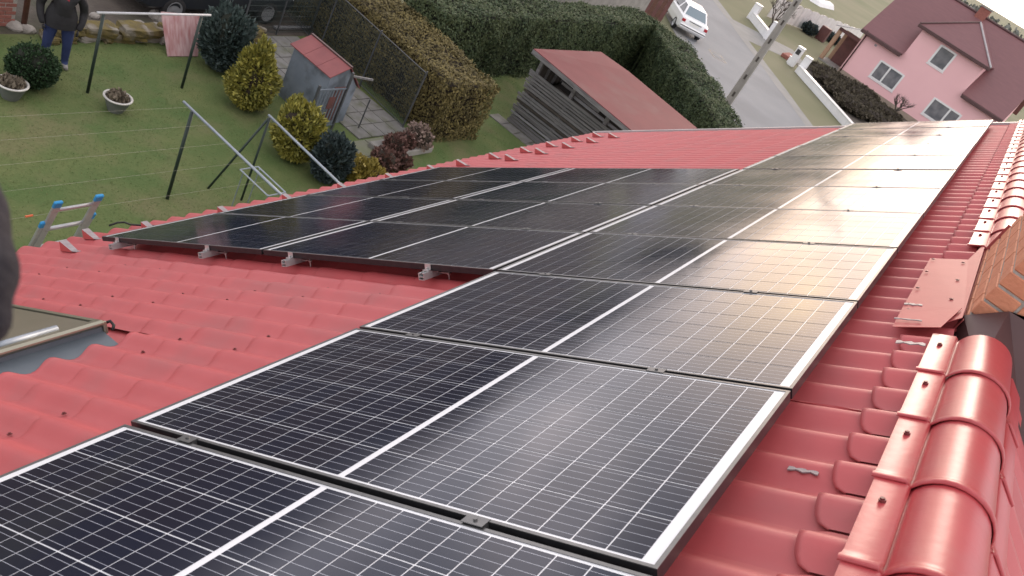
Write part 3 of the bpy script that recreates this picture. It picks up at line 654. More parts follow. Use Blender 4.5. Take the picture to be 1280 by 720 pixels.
# ------------------------------------------------------------------ plants
def ellipsoid_pts(n, r, low=0.0, shell=0.55):
    D = rng.normal(size=(n * 2, 3)); D /= np.linalg.norm(D, axis=1)[:, None]; D = D[D[:, 2] > low - 1][:n]
    rad = rng.uniform(shell, 1.0, size=(len(D), 1)) ** 0.6
    return D, D * rad * np.array(r)
def bush(name, x, y, rx, ry, h, mt, label, cat, n=3000, leaf=0.06, aspect=1.6, shape='round', group=None, core='hedge_core', stems=3, rough=0.22, jit=0.6):
    b = empty(name, (x, y, 0), label, cat, group); M = T(x, y, 0)
    D, P = ellipsoid_pts(n, (1, 1, 1))
    z = P[:, 2] * 0.5 + 0.5
    if shape == 'cone': k = np.clip(1.12 - 0.75 * z, 0.12, 1) * np.where(z < 0.2, 0.75 + z * 1.25, 1)
    else: k = np.ones(len(P))
    lm = 1 + rough * 1.3 * lump(D * 1.0, 2.0, x * 3.7 + y) + 0.12 * lump(D * 1.0, 5.5, x - y) + np.where(rng.uniform(size=len(D)) < 0.05, rng.uniform(0, 0.16, len(D)), 0)
    P2 = np.stack([P[:, 0] * rx * k * lm, P[:, 1] * ry * k * lm, (z * lm.clip(0.85, 1.15)) * h], 1); P2[:, 2] = P2[:, 2].clip(0.02, None)
    DD = D.copy(); DD[:, 2] += 0.6
    soup('foliage', leaves(P2, DD, leaf, aspect, jit), 4, mt, b, M)
    # dense inner body, uneven
    bm = bmesh.new(); bmesh.ops.create_icosphere(bm, subdivisions=3, radius=1.0)
    for v in bm.verts:
        zz = v.co.z * 0.5 + 0.5; kk = (max(0.12, min(1, 1.12 - 0.75 * zz)) * (0.75 + zz * 1.25 if zz < 0.2 else 1)) if shape == 'cone' else 1
        q = 0.78 + 0.16 * mnoise.noise(v.co * 2.5 + Vector((x, y, 0)))
        v.co = Vector((v.co.x * rx * kk * q, v.co.y * ry * kk * q, max(0.01, (0.5 + v.co.z * 0.5 * 0.86) * h)))
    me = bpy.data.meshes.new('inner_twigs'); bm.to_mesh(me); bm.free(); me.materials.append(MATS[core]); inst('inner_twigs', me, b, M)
    st = MB()
    for s in range(stems):
        a = 6.28 * s / stems; st.tube([(0.05 * math.cos(a), 0.05 * math.sin(a), -0.02), (rx * 0.3 * math.cos(a), ry * 0.3 * math.sin(a), h * 0.6)], [0.025, 0.01], 6)
    build('stem', st, 'bark', b, M); return b
bush('round_bush', -10.85, 7.55, 0.42, 0.42, 0.74, 'bush_green', 'clipped round dark green bush in front of the standing person', 'bush', 9000, 0.032, 1.4, rough=0.10)
bush('conifer', -11.15, 11.72, 0.55, 0.55, 1.38, 'bush_blue', 'upright blue grey conifer behind the tall golden conifer', 'shrub', 9000, 0.05, 2.6, jit=0.4)
bush('conifer', -9.75, 11.33, 0.60, 0.60, 1.45, 'thuja_gold', 'tall golden conifer left of the small slate blue kennel', 'shrub', 11000, 0.045, 2.4, 'cone', 'golden conifers in the garden', core='brown_core', jit=0.5)
bush('conifer', -8.05, 11.12, 0.52, 0.52, 1.15, 'thuja_gold', 'golden round conifer in front of the slatted metal gate', 'shrub', 9000, 0.045, 2.4, 'round', 'golden conifers in the garden', core='brown_core', jit=0.5)
bush('shrub', -7.25, 11.30, 0.40, 0.40, 0.98, 'bush_bluedark', 'dark bluish shrub by the eaves between two golden bushes', 'shrub', 7000, 0.042, 2.4, jit=0.5)
bush('low_shrub', -6.95, 12.1, 0.42, 0.42, 0.50, 'gold_light', 'low bright yellow shrub right at the edge of the roof', 'shrub', 4500, 0.05, 2.8, jit=0.6, core='brown_core')
for i, (x, y, r, h, m, lb) in enumerate([(-7.62, 13.72, 0.28, 0.5, 'hydrangea', 'reddish brown withered shrub at the left of the back row beside the paving'), (-7.70, 14.22, 0.22, 0.45, 'hydrangea', 'small dark withered shrub in the middle of the back row beside the paving'), (-7.72, 14.65, 0.36, 0.6, 'hydrangea_pale', 'pale withered shrub with dry flower heads beside the end of the brown hedge'), (-7.20, 12.95, 0.32, 0.5, 'hydrangea', 'brown withered shrub just behind the low yellow shrub'), (-7.12, 13.42, 0.22, 0.45, 'hydrangea', 'small brown withered shrub at the right of the front row by the roof edge')]):
    bush('withered_shrub', x, y, r, r, h, m, lb, 'shrub', 1300, 0.055, 1.2, rough=0.25, group='withered shrubs beside the paving', core='brown_core')
bdm = MB(); bdm.span((-8.0, 13.3, 0), (-7.45, 15.0, 0.16)); tag(build('planter_edge', bdm, 'concrete', bevel=0.02), 'low concrete block edging under the back row of withered shrubs', 'edging')

def hedge(name, path, width, h, mt, core, label, dens=420, leaf=0.07, seed=1.0):
    """trimmed hedge swept along path (2D points): leaf faces over an uneven core"""
    p0 = path[0]; b = empty(name, (p0[0], p0[1], 0), label, 'hedge')
    PT = []; NM = []; cm_ = MB()
    offs = []
    for i in range(len(path)):
        a = Vector(path[max(i - 1, 0)]); c = Vector(path[min(i + 1, len(path) - 1)]); t = (c - a).normalized(); nn = Vector((-t.y, t.x))
        if 0 < i < len(path) - 1:
            t1 = (Vector(path[i]) - a).normalized(); k = 1 / max(0.35, nn.dot(Vector((-t1.y, t1.x))))
        else: k = 1
        offs.append(nn * k)
    L = [Vector(q) + o * width / 2 for q, o in zip(path, offs)]; Rr = [Vector(q) - o * width / 2 for q, o in zip(path, offs)]
    def quadpts(A, B, C_, D_, nrm):
        ar = ((B - A).length + (C_ - D_).length) / 2 * ((D_ - A).length + (C_ - B).length) / 2; n = int(ar * dens)
        s = rng.uniform(size=(n, 1)); t = rng.uniform(size=(n, 1))
        A, B, C_, D_ = (np.array(q) for q in (A, B, C_, D_))
        P = (1 - s) * (1 - t) * A + s * (1 - t) * B + s * t * C_ + (1 - s) * t * D_
        lm = lump(P, 0.9, seed) * 0.15 + lump(P, 2.4, seed + 4) * 0.09 + lump(P, 6.0, seed + 9) * 0.05 + np.where(rng.uniform(size=n) < 0.03, rng.uniform(0, 0.16, n), 0)
        P = P + np.array(nrm) * (lm + rng.uniform(-0.10, 0.05, size=n))[:, None]
        PT.append(P); NM.append(np.repeat(np.array(nrm)[None], n, 0))
    g = lambda v, z: Vector((v.x, v.y, z))
    for i in range(len(path) - 1):
        nl = Vector((offs[i].x, offs[i].y, 0)).normalized() if i == 0 else Vector(((L[i + 1] - L[i]).y * -1, (L[i + 1] - L[i]).x, 0)).normalized()
        t = (L[i + 1] - L[i]).normalized(); nl = Vector((-t.y, t.x, 0))
        quadpts(g(L[i], 0), g(L[i + 1], 0), g(L[i + 1], h), g(L[i], h), nl)
        quadpts(g(Rr[i], 0), g(Rr[i + 1], 0), g(Rr[i + 1], h), g(Rr[i], h), -nl)
        quadpts(g(L[i], h), g(L[i + 1], h), g(Rr[i + 1], h), g(Rr[i], h), Vector((0, 0, 1)))
        e = 0.12
        La, Lb, Ra, Rb = L[i], L[i + 1], Rr[i], Rr[i + 1]; tt = (Lb - La).normalized() * 0.16
        if i == 0: La = La + tt; Ra = Ra + tt
        if i == len(path) - 2: Lb = Lb - tt; Rb = Rb - tt
        c4 = [La.lerp(Ra, e / width), Lb.lerp(Rb, e / width), Rb.lerp(Lb, e / width), Ra.lerp(La, e / width)]
        cm_.prism([(q.x, q.y) for q in c4], 0.0, h - 0.12)
    for (A, B, s) in ((L[0], Rr[0], -1), (L[-1], Rr[-1], 1)):
        t = (Vector(path[1]) - Vector(path[0])).normalized() if s < 0 else (Vector(path[-1]) - Vector(path[-2])).normalized()
        quadpts(g(A, 0), g(B, 0), g(B, h), g(A, h), Vector((t.x * s, t.y * s, 0)))
    P = np.concatenate(PT); D = None
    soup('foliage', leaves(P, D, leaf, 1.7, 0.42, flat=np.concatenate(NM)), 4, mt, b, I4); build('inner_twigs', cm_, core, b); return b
hedge('hedge', [(-7.75, 16.1), (-10.5, 16.45), (-16.0, 17.2)], 1.75, 1.55, 'hedge_brown', 'brown_core', 'brownish yellow trimmed hedge ending beside the garden paving', 1250, 0.037, 2.0)
hedge('hedge', [(-10.85, 17.5), (-10.85, 24.0), (-10.75, 31.2), (-9.3, 31.0), (-2.6, 23.6)], 1.35, 1.98, 'hedge_green', 'hedge_core', 'long dark green trimmed hedge behind the shed, turning along the road', 1250, 0.040, 5.0)

# grass blades on the garden lawn
def grass():
    n = 90000; x = rng.uniform(-12.4, -4.2, n); y = rng.uniform(2.0, 22.0, n)
    keep = ~((x < -7.0) & (y > 12.7) & (y < 15.1)) & ~((x < -7.6) & (y > 15.2) & (y < 17.2)) & ~((x > -8.4) & (y > 18.6) & (y < 22.4))
    x, y = x[keep], y[keep]; n = len(x); P = np.stack([x, y, np.zeros(n)], 1)
    a = rng.uniform(0, 6.28, n); w = rng.uniform(0.004, 0.009, n); h = rng.uniform(0.01, 0.035, n) ; lean = rng.normal(size=(n, 2)) * 0.03
    V = np.empty((n, 3, 3)); V[:, 0] = P; V[:, 0, 0] -= np.cos(a) * w; V[:, 0, 1] -= np.sin(a) * w; V[:, 1] = P; V[:, 1, 0] += np.cos(a) * w; V[:, 1, 1] += np.sin(a) * w
    V[:, 2] = P; V[:, 2, :2] += lean; V[:, 2, 2] += h
    o = soup('grass', V.reshape(-1, 3), 3, 'grass'); tag(o, 'short patchy grass on the garden lawn', 'grass', kind='stuff')
grass()

# ------------------------------------------------------------------ garden things
pv = empty('garden_paving', (-8.8, 14.0, 0), 'grey concrete slab paving between the gate and the brown hedge', 'paving')
pm = {}
def slab(x0, y0, x1, y1, mt):
    key = (round(x1 - x0, 3), round(y1 - y0, 3), mt)
    if key not in pm: pm[key] = mesh_of('slab', MB().box((0, 0, 0.012), (x1 - x0 - 0.02, y1 - y0 - 0.02, 0.05)), mt, bevel=0.006)
    inst('slab', pm[key], pv, T((x0 + x1) / 2, (y0 + y1) / 2, random.uniform(-.004, .004)) @ Matrix.Rotation(random.uniform(-.012, .012), 4, 'Z') @ Matrix.Rotation(random.uniform(-.006, .006), 4, 'X'))
for i in range(9):
    for j in range(5):
        x0 = -12.4 + i * 0.46; y0 = 12.85 + j * 0.44
        if x0 + 0.46 < -8.2 and not (x0 < -8.7 and y0 < 13.4 and x0 > -10.4 and j < 1): slab(x0, y0, x0 + 0.46, y0 + 0.44, 'paver')
for i in range(2):
    for j in range(4):
        x0 = -8.22 + i * 0.56; y0 = 12.3 + j * 0.56
        if not (i == 1 and j > 2): slab(x0, y0, x0 + 0.56, y0 + 0.56, 'moss_paver')
# clothes-drying frames
def frame_posts(name, label, posts, bar, barm='galv', pr=0.028, br=0.022):
    e = empty(name, (posts[0][0], posts[0][1], 0), label, 'drying stand', 'clothes-drying frames on the lawn')
    for a in posts:
        mb = MB(); mb.tube([(a[0], a[1], -0.05), (a[2] if len(a) > 3 else a[0], a[3] if len(a) > 3 else a[1], a[-1] if len(a) in (3, 5) else 1.6)], pr, 8); build('post', mb, 'green_post', e, smooth=True)
    mb = MB(); mb.tube(bar, br, 8); build('crossbar', mb, barm, e, smooth=True); return e
frame_posts('drying_stand', 'tall green clothes frame with pale crossbar in front of the leaning board', [(-10.53, 8.40, 1.56), (-10.52, 10.36, 1.58)], [(-10.53, 8.28, 1.585), (-10.52, 10.56, 1.61)], 'pale_tube')
frame_posts('drying_stand', 'green clothes frame with long grey crossbar running down behind the eaves', [(-7.49, 7.95, 1.70), (-4.9, 7.93, 1.70)], [(-7.72, 7.95, 1.73), (-4.75, 7.92, 1.73)])
e4 = frame_posts('drying_stand', 'grey clothes frame with a slanted brace next to the golden conifers', [(-7.13, 9.19, 1.72), (-7.58, 8.80, -7.15, 9.19, 1.70), (-4.9, 9.1, 1.72)], [(-7.17, 9.19, 1.75), (-4.8, 9.07, 1.75)], pr=0.02)
rk = empty('drying_rack', (-6.6, 8.8, 0), 'low grey wire rack partly hidden by the eaves under the crossbars', 'rack')
mb = MB(); mb.tube([(-6.81, 8.58, 1.0), (-6.1, 8.58, 1.0)], 0.012, 6); mb.tube([(-6.81, 8.58, 1.0), (-6.81, 8.95, 1.0)], 0.012, 6); mb.tube([(-6.81, 8.95, 1.0), (-6.1, 8.95, 1.0)], 0.012, 6); mb.tube([(-6.1, 8.58, 1.0), (-6.1, 8.95, 1.0)], 0.012, 6); build('top_frame', mb, 'galv', rk)
for a in ((-6.75, 8.6), (-6.75, 8.93), (-6.12, 8.6), (-6.12, 8.93)):
    mb = MB(); mb.tube([(*a, 0), (*a, 1.0)], 0.010, 6); build('leg', mb, 'galv', rk)
frame_posts('drying_stand', 'clothes stand left of the picture edge carrying the other ends of the lines', [(-8.6, -2.2, 1.70), (-6.0, -2.2, 1.70)], [(-8.8, -2.2, 1.73), (-5.8, -2.2, 1.73)])
for i in range(5):
    t = i / 4; b = Vector((-7.55 + 1.9 * t, 7.95, 1.745)); a = Vector((-8.3 + 2.0 * t, -2.2, 1.745)); mb = MB()
    mb.tube([a, a.lerp(b, 0.3) - Vector((0, 0, 0.10)), a.lerp(b, 0.6) - Vector((0, 0, 0.11)), b], 0.0014, 4)
    tag(build('clothes_line', mb, 'rope'), f'thin pale clothes line over the lawn, {ORD[i]} from the back', 'line', 'clothes lines')
# planted bowls
def bowl(x, y, r, label):
    b = empty('planter_bowl', (x, y, 0), label, 'planter', 'planted bowls on the lawn')
    mb = MB().lathe([(r * 0.55, 0), (r * 0.95, 0.24), (r * 0.99, 0.27)], 24); build('bowl', mb, 'pot_grey', b, T(x, y, 0), smooth=True)
    mb = MB().lathe([(r * 0.99, 0.262), (r * 1.06, 0.268), (r * 1.07, 0.285), (r * 0.97, 0.295), (r * 0.90, 0.285), (r * 0.88, 0.25)], 24); build('rim', mb, 'pot_white', b, T(x, y, 0), smooth=True)
    mb = MB().lathe([(r * 0.9, 0.235), (r * 0.5, 0.25), (0, 0.255)], 18); build('earth', mb, 'soil', b, T(x, y, 0))
    n = 260; a = rng.uniform(0, 6.28, n); q = np.sqrt(rng.uniform(0, 1, n)) * r * 0.75; P = np.stack([x + np.cos(a) * q, y + np.sin(a) * q, 0.25 + rng.uniform(0, 0.10, n)], 1)
    soup('dry_plants', leaves(P, np.tile([0, 0, 1.0], (n, 1)), 0.06, 1.6, 0.5), 4, 'dry_plant', b)
bowl(-10.52, 7.05, 0.235, 'white rimmed planter bowl with dry stalks beside the clipped bush'); bowl(-9.96, 8.58, 0.235, 'white rimmed planter bowl standing alone on the lawn')
# pinkish board leaning on the low mossy wall
mb = MB(); mb.add([(-11.62, 10.80, 0.02), (-11.60, 11.52, 0.02), (-12.02, 11.70, 0.74), (-12.02, 10.72, 0.80), (-11.64, 10.80, 0.0), (-11.62, 11.52, 0.0), (-12.04, 11.70, 0.72), (-12.04, 10.72, 0.78)], [(0, 1, 2, 3), (7, 6, 5, 4), (0, 4, 5, 1), (1, 5, 6, 2), (2, 6, 7, 3), (3, 7, 4, 0)])
tag(build('board', mb, 'board'), 'weathered pinkish white board leaning beside the blue grey conifer', 'board')
lw = empty('garden_wall', (-12.25, 10.5, 0), 'low mossy stone wall along the back edge of the lawn', 'wall')
def rough_stone(dx, dy, dz, sd):
    bm = bmesh.new(); bmesh.ops.create_cube(bm, size=1.0); bmesh.ops.subdivide_edges(bm, edges=list(bm.edges), cuts=3, use_grid_fill=True)
    for v in bm.verts:
        d = v.co.normalized() * 0.62; c = v.co.lerp(d, 0.35); c = c * (1 + 0.22 * mnoise.noise(v.co * 2.6 + Vector((sd, sd * 2, 0)))); v.co = Vector((c.x * dx, c.y * dy, c.z * dz))
    me = bpy.data.meshes.new('stone'); bm.to_mesh(me); bm.free(); return me
y = 8.55; sd = 0
while y < 13.2:
    l = random.uniform(0.16, 0.62)
    for (zz, hh, oy) in ((0.06, 0.19, 0.0), (0.22, 0.22, random.uniform(0, 0.2))):
        sd += 1; me = rough_stone(random.uniform(0.28, 0.42), l * random.uniform(0.9, 1.15), hh * random.uniform(0.8, 1.15), sd * 1.7); me.materials.append(MATS['stone' if random.random() < 0.22 else 'moss_stone'])
        inst('stone', me, lw, T(-12.28 + random.uniform(-.06, .06), y + l / 2 + oy, zz) @ Matrix.Rotation(random.uniform(-.2, .2), 4, 'Z'))
    y += l
# loose rubble at the person's feet and behind the wall
for i in range(16):
    x, y = random.uniform(-13.2, -12.5), random.uniform(8.2, 13.5); s = random.uniform(0.08, 0.2)
    bm = bmesh.new(); bmesh.ops.create_icosphere(bm, subdivisions=2, radius=s)
    for v in bm.verts: v.co *= 1 + 0.35 * mnoise.noise(v.co * 6 + Vector((i, 0, 0))); v.co.z *= 0.6
    me = bpy.data.meshes.new('rubble'); bm.to_mesh(me); bm.free(); me.materials.append(MATS['stone'])
    tag(inst('rubble', me, None, T(x, y, s * 0.3)), 'pale loose stone lying on the dark soil behind the mossy wall', 'stone', 'loose stones behind the wall')
# brick wall stub at the top left, with a dark downpipe
bw = empty('brick_wall', (-12.9, 7.6, 0), 'old red brick wall stub left of the standing person', 'wall')
mb = MB(); mb.span((-13.30, 5.6, 0), (-12.72, 8.28, 1.72)); build('mortar_core', mb, 'mortar', bw)
ob = {}
for r in range(22):
    y = 5.6 - (0.13 if r % 2 else 0); 
    while y < 8.2:
        y0 = max(y, 5.6); y1 = min(y + 0.25, 8.28)
        if y1 - y0 > 0.06:
            key = round(y1 - y0, 2)
            if key not in ob: ob[key] = mesh_of('brick', MB().box((0, 0, 0), (0.12, y1 - y0, 0.066)), 'old_brick', bevel=0.005)
            inst('brick', ob[key], bw, T(-12.77 + random.uniform(-.006, .006), (y0 + y1) / 2, 0.04 + r * 0.078))
        y += 0.262
mb = MB(); mb.tube([(-12.66, 8.42, 0), (-12.66, 8.42, 2.4)], 0.05, 10); tag(build('downpipe', mb, 'brown_wood', smooth=True), 'dark brown pipe standing beside the brick wall stub', 'pipe')
# kennel
kn = empty('kennel', (-9.4, 13.0, 0), 'small slate blue kennel with a red sheet roof', 'kennel')
mb = MB(); mb.add([(-10.08, 12.50, 0), (-8.92, 12.50, 0), (-8.92, 13.40, 0), (-10.08, 13.40, 0), (-10.08, 12.50, 1.22), (-8.92, 12.50, 1.22), (-8.92, 13.40, 0.92), (-10.08, 13.40, 0.92), (-10.08, 12.95, 1.40), (-8.92, 12.95, 1.40)], [(0, 3, 2, 1), (0, 1, 5, 4), (2, 3, 7, 6), (1, 2, 6, 9, 5), (3, 0, 4, 8, 7), (4, 5, 9, 8), (8, 9, 6, 7)])
build('wall', mb, 'slate_paint', kn)
mb = MB(); mb.span((-8.918, 12.72, 0.1), (-8.90, 13.1, 0.95)); build('doorway', mb, 'maroon_wood', kn, bevel=0.006)
for i in range(3):
    x0 = -10.15 + i * 0.43; x1 = x0 + 0.422
    for (a, b) in (((12.42, 1.225), (12.95, 1.445)), ((12.95, 1.446), (13.46, 0.92))):
        mb = MB(); mb.add([(x0, a[0], a[1]), (x1, a[0], a[1]), (x1, b[0], b[1]), (x0, b[0], b[1]), (x0, a[0], a[1] - 0.02), (x1, a[0], a[1] - 0.02), (x1, b[0], b[1] - 0.02), (x0, b[0], b[1] - 0.02)], [(0, 1, 2, 3), (7, 6, 5, 4), (0, 4, 5, 1), (1, 5, 6, 2), (2, 6, 7, 3), (3, 7, 4, 0)]); build('roof_sheet', mb, 'kennel_roof', kn)
mb = MB(); mb.bar((-10.16, 12.95, 1.455), (-8.85, 12.95, 1.455), 0.05, 0.03); build('ridge_strip', mb, 'maroon_trim', kn)
# slatted metal gate
gt = empty('gate', (-8.72, 12.45, 0), 'blue grey slatted metal gate between two dark posts', 'gate')
for yy, h in ((12.03, 1.15), (12.87, 1.42)):
    mb = MB(); mb.span((-8.745, yy - 0.022, 0), (-8.70, yy + 0.022, h)); build('post', mb, 'gate_dark', gt)
for zz in (0.12, 1.02):
    mb = MB(); mb.span((-8.735, 12.06, zz), (-8.71, 12.84, zz + 0.03)); build('rail', mb, 'gate_paint', gt)
for i in range(8):
    mb = MB(); y0 = 12.10 + i * 0.095; mb.span((-8.730, y0, 0.15), (-8.715, y0 + 0.035, 1.02)); build('slat', mb, 'gate_paint', gt)
mb = MB(); mb.span((-8.708, 12.42, 0.58), (-8.695, 12.58, 0.86)); build('rusty_plate', mb, 'maroon_wood', gt)
mb = MB(); mb.tube([(-8.62, 13.62, 0), (-8.62, 13.62, 0.78)], 0.016, 8); tag(build('stake', mb, 'gate_dark'), 'thin dark stake standing upright on the slab paving', 'stake')
mb = MB(); mb.bar((-8.73, 12.90, 1.33), (-8.63, 13.45, 1.28), 0.04); tag(build('crossbeam', mb, 'grey_wood'), 'short grey beam sticking out from the tall gate post', 'beam')
# wire mesh fence in front of the brown hedge
wf = empty('wire_fence', (-11.0, 15.0, 0), 'dark green wire mesh fence in front of the brown hedge', 'fence')
FA, FB = Vector((-8.45, 14.98, 0)), Vector((-13.6, 15.55, 0))
for i in range(4):
    p = FA.lerp(FB, i / 3); mb = MB(); mb.tube([p, p + Vector((0, 0, 1.55))], 0.022, 8); build('post', mb, 'gate_dark', wf)
for zz in (1.5, 0.08):
    mb = MB(); mb.tube([FA + Vector((0, 0, zz)), FB + Vector((0, 0, zz))], 0.012, 6); build('rail', mb, 'gate_dark', wf)
mb = MB(); nl = int((FB - FA).length / 0.055)
for i in range(nl + 1):
    p = FA.lerp(FB, i / nl); mb.tube([p + Vector((0, 0, 0.06)), p + Vector((0, 0, 1.5))], 0.008, 3, cap=False)
for zz in np.arange(0.08, 1.5, 0.12): mb.tube([FA + Vector((0, 0, zz)), FB + Vector((0, 0, zz))], 0.005, 3, cap=False)
tag(build('mesh', mb, 'mesh_wire', wf), kind='stuff')
wf2 = empty('wire_fence', (-12.4, 14.8, 0), 'dark wire fence running behind the kennel towards the parked vehicle', 'fence')
FA2, FB2 = Vector((-12.45, 13.3, 0)), Vector((-12.55, 15.6, 0))
for i in range(3):
    p = FA2.lerp(FB2, i / 2); m2 = MB(); m2.tube([p, p + Vector((0, 0, 1.35))], 0.022, 8); build('post', m2, 'gate_dark', wf2)
mb = MB()
for i in range(60): p = FA2.lerp(FB2, i / 59); mb.tube([p + Vector((0, 0, 0.05)), p + Vector((0, 0, 1.3))], 0.005, 3, cap=False)
for zz in np.arange(0.08, 1.35, 0.14): mb.tube([FA2 + Vector((0, 0, zz)), FB2 + Vector((0, 0, zz))], 0.005, 3, cap=False)
tag(build('mesh', mb, 'mesh_wire', wf2), kind='stuff')
# wood shed with the red sheet roof
sh = empty('wood_shed', (-6.4, 20.3, 0), 'grey open timber shed with a dull red sheet roof', 'shed')
SX0, SX1, SY0, SY1 = -8.15, -4.55, 19.35, 22.0
for x in (SX0 + 0.05, -6.9, -5.7, SX1 - 0.05):
    for y in (SY0 + 0.03, SY1 - 0.05):
        mb = MB(); mb.span((x - 0.05, y - 0.05, 0), (x + 0.05, y + 0.05, 2.06 if y < 20 else 2.2)); build('post', mb, 'grey_wood', sh, bevel=0.006)
for k in range(18):          # loose horizontal boards on the open front
    z0 = 0.06 + k * 0.088; l0 = random.uniform(-0.12, 0.06); l1 = random.uniform(-0.7, 0.1) if k > 12 else random.uniform(-.08, .08); tl = random.uniform(-.02, .02)
    mb = MB(); mb.bar((SX0 + l0 - 0.05, SY0 - 0.05 - random.uniform(0, .05), z0), (SX1 + l1, SY0 - 0.05 - random.uniform(0, .05), z0 + tl), 0.025, random.uniform(0.055, 0.082)); build('plank', mb, random.choice(['grey_wood', 'grey_wood', 'grey_wood', 'pale_wood', 'pale_wood', 'dark_wood']), sh)
for k in range(5):
    z0 = 1.42 + k * 0.11; x0 = SX0 + random.uniform(0.6, 1.3); mb = MB(); mb.bar((x0, SY0 + 0.12, z0), (x0 + random.uniform(1.0, 2.4), SY0 + 0.12, z0 + random.uniform(-.03, .03)), 0.03, 0.08); build('plank', mb, random.choice(['pale_wood', 'grey_wood', 'dark_wood']), sh)
for k in range(14):
    mb = MB(); y0 = SY0 + 0.1 + k * 0.185; mb.span((SX0 - 0.02, y0, 0.02), (SX0, y0 + 0.165, 2.05)); build('side_board', mb, 'dark_wood' if k % 3 else 'grey_wood', sh)
mb = MB(); mb.span((SX0 + 0.02, SY1 - 0.02, 0), (SX1, SY1, 2.1)); build('back_wall', mb, 'dark_wood', sh)
mb = MB(); mb.span((SX0 + 0.1, SY0 + 0.7, 0), (SX1 - 0.1, SY1 - 0.1, 1.2)); build('wood_pile', mb, 'dark_wood', sh, bevel=0.05)
A, B, C_, D_ = (-8.30, 18.92, 2.20), (-4.52, 18.55, 2.16), (-4.20, 21.9, 2.24), (-8.02, 22.35, 2.24)
E_ = (-6.9, 22.2, 2.30)
mb = MB(); top = [A, B, C_, E_, D_]; mb.add([*top, *[(x, y, z - 0.05) for x, y, z in top]], [(0, 1, 2, 3), (0, 3, 4), (8, 7, 6, 5), (9, 8, 5), (0, 5, 6, 1), (1, 6, 7, 2), (2, 7, 8, 3), (3, 8, 9, 4), (4, 9, 5, 0)]); build('roof', mb, 'shed_roof', sh)
mb = MB(); mb.bar((-8.31, 18.93, 2.12), (-4.5, 18.56, 2.08), 0.03, 0.12); build('fascia', mb, 'grey_wood', sh)
ps = empty('shed_path', (-7.4, 19.0, 0), 'narrow strip of grey slabs along the front of the shed', 'path')
for i in range(9):
    mb = MB(); mb.span((-8.5 + i * 0.46, 18.75, 0), (-8.06 + i * 0.46, 19.2, 0.03)); build('slab', mb, 'paver', ps, bevel=0.006)

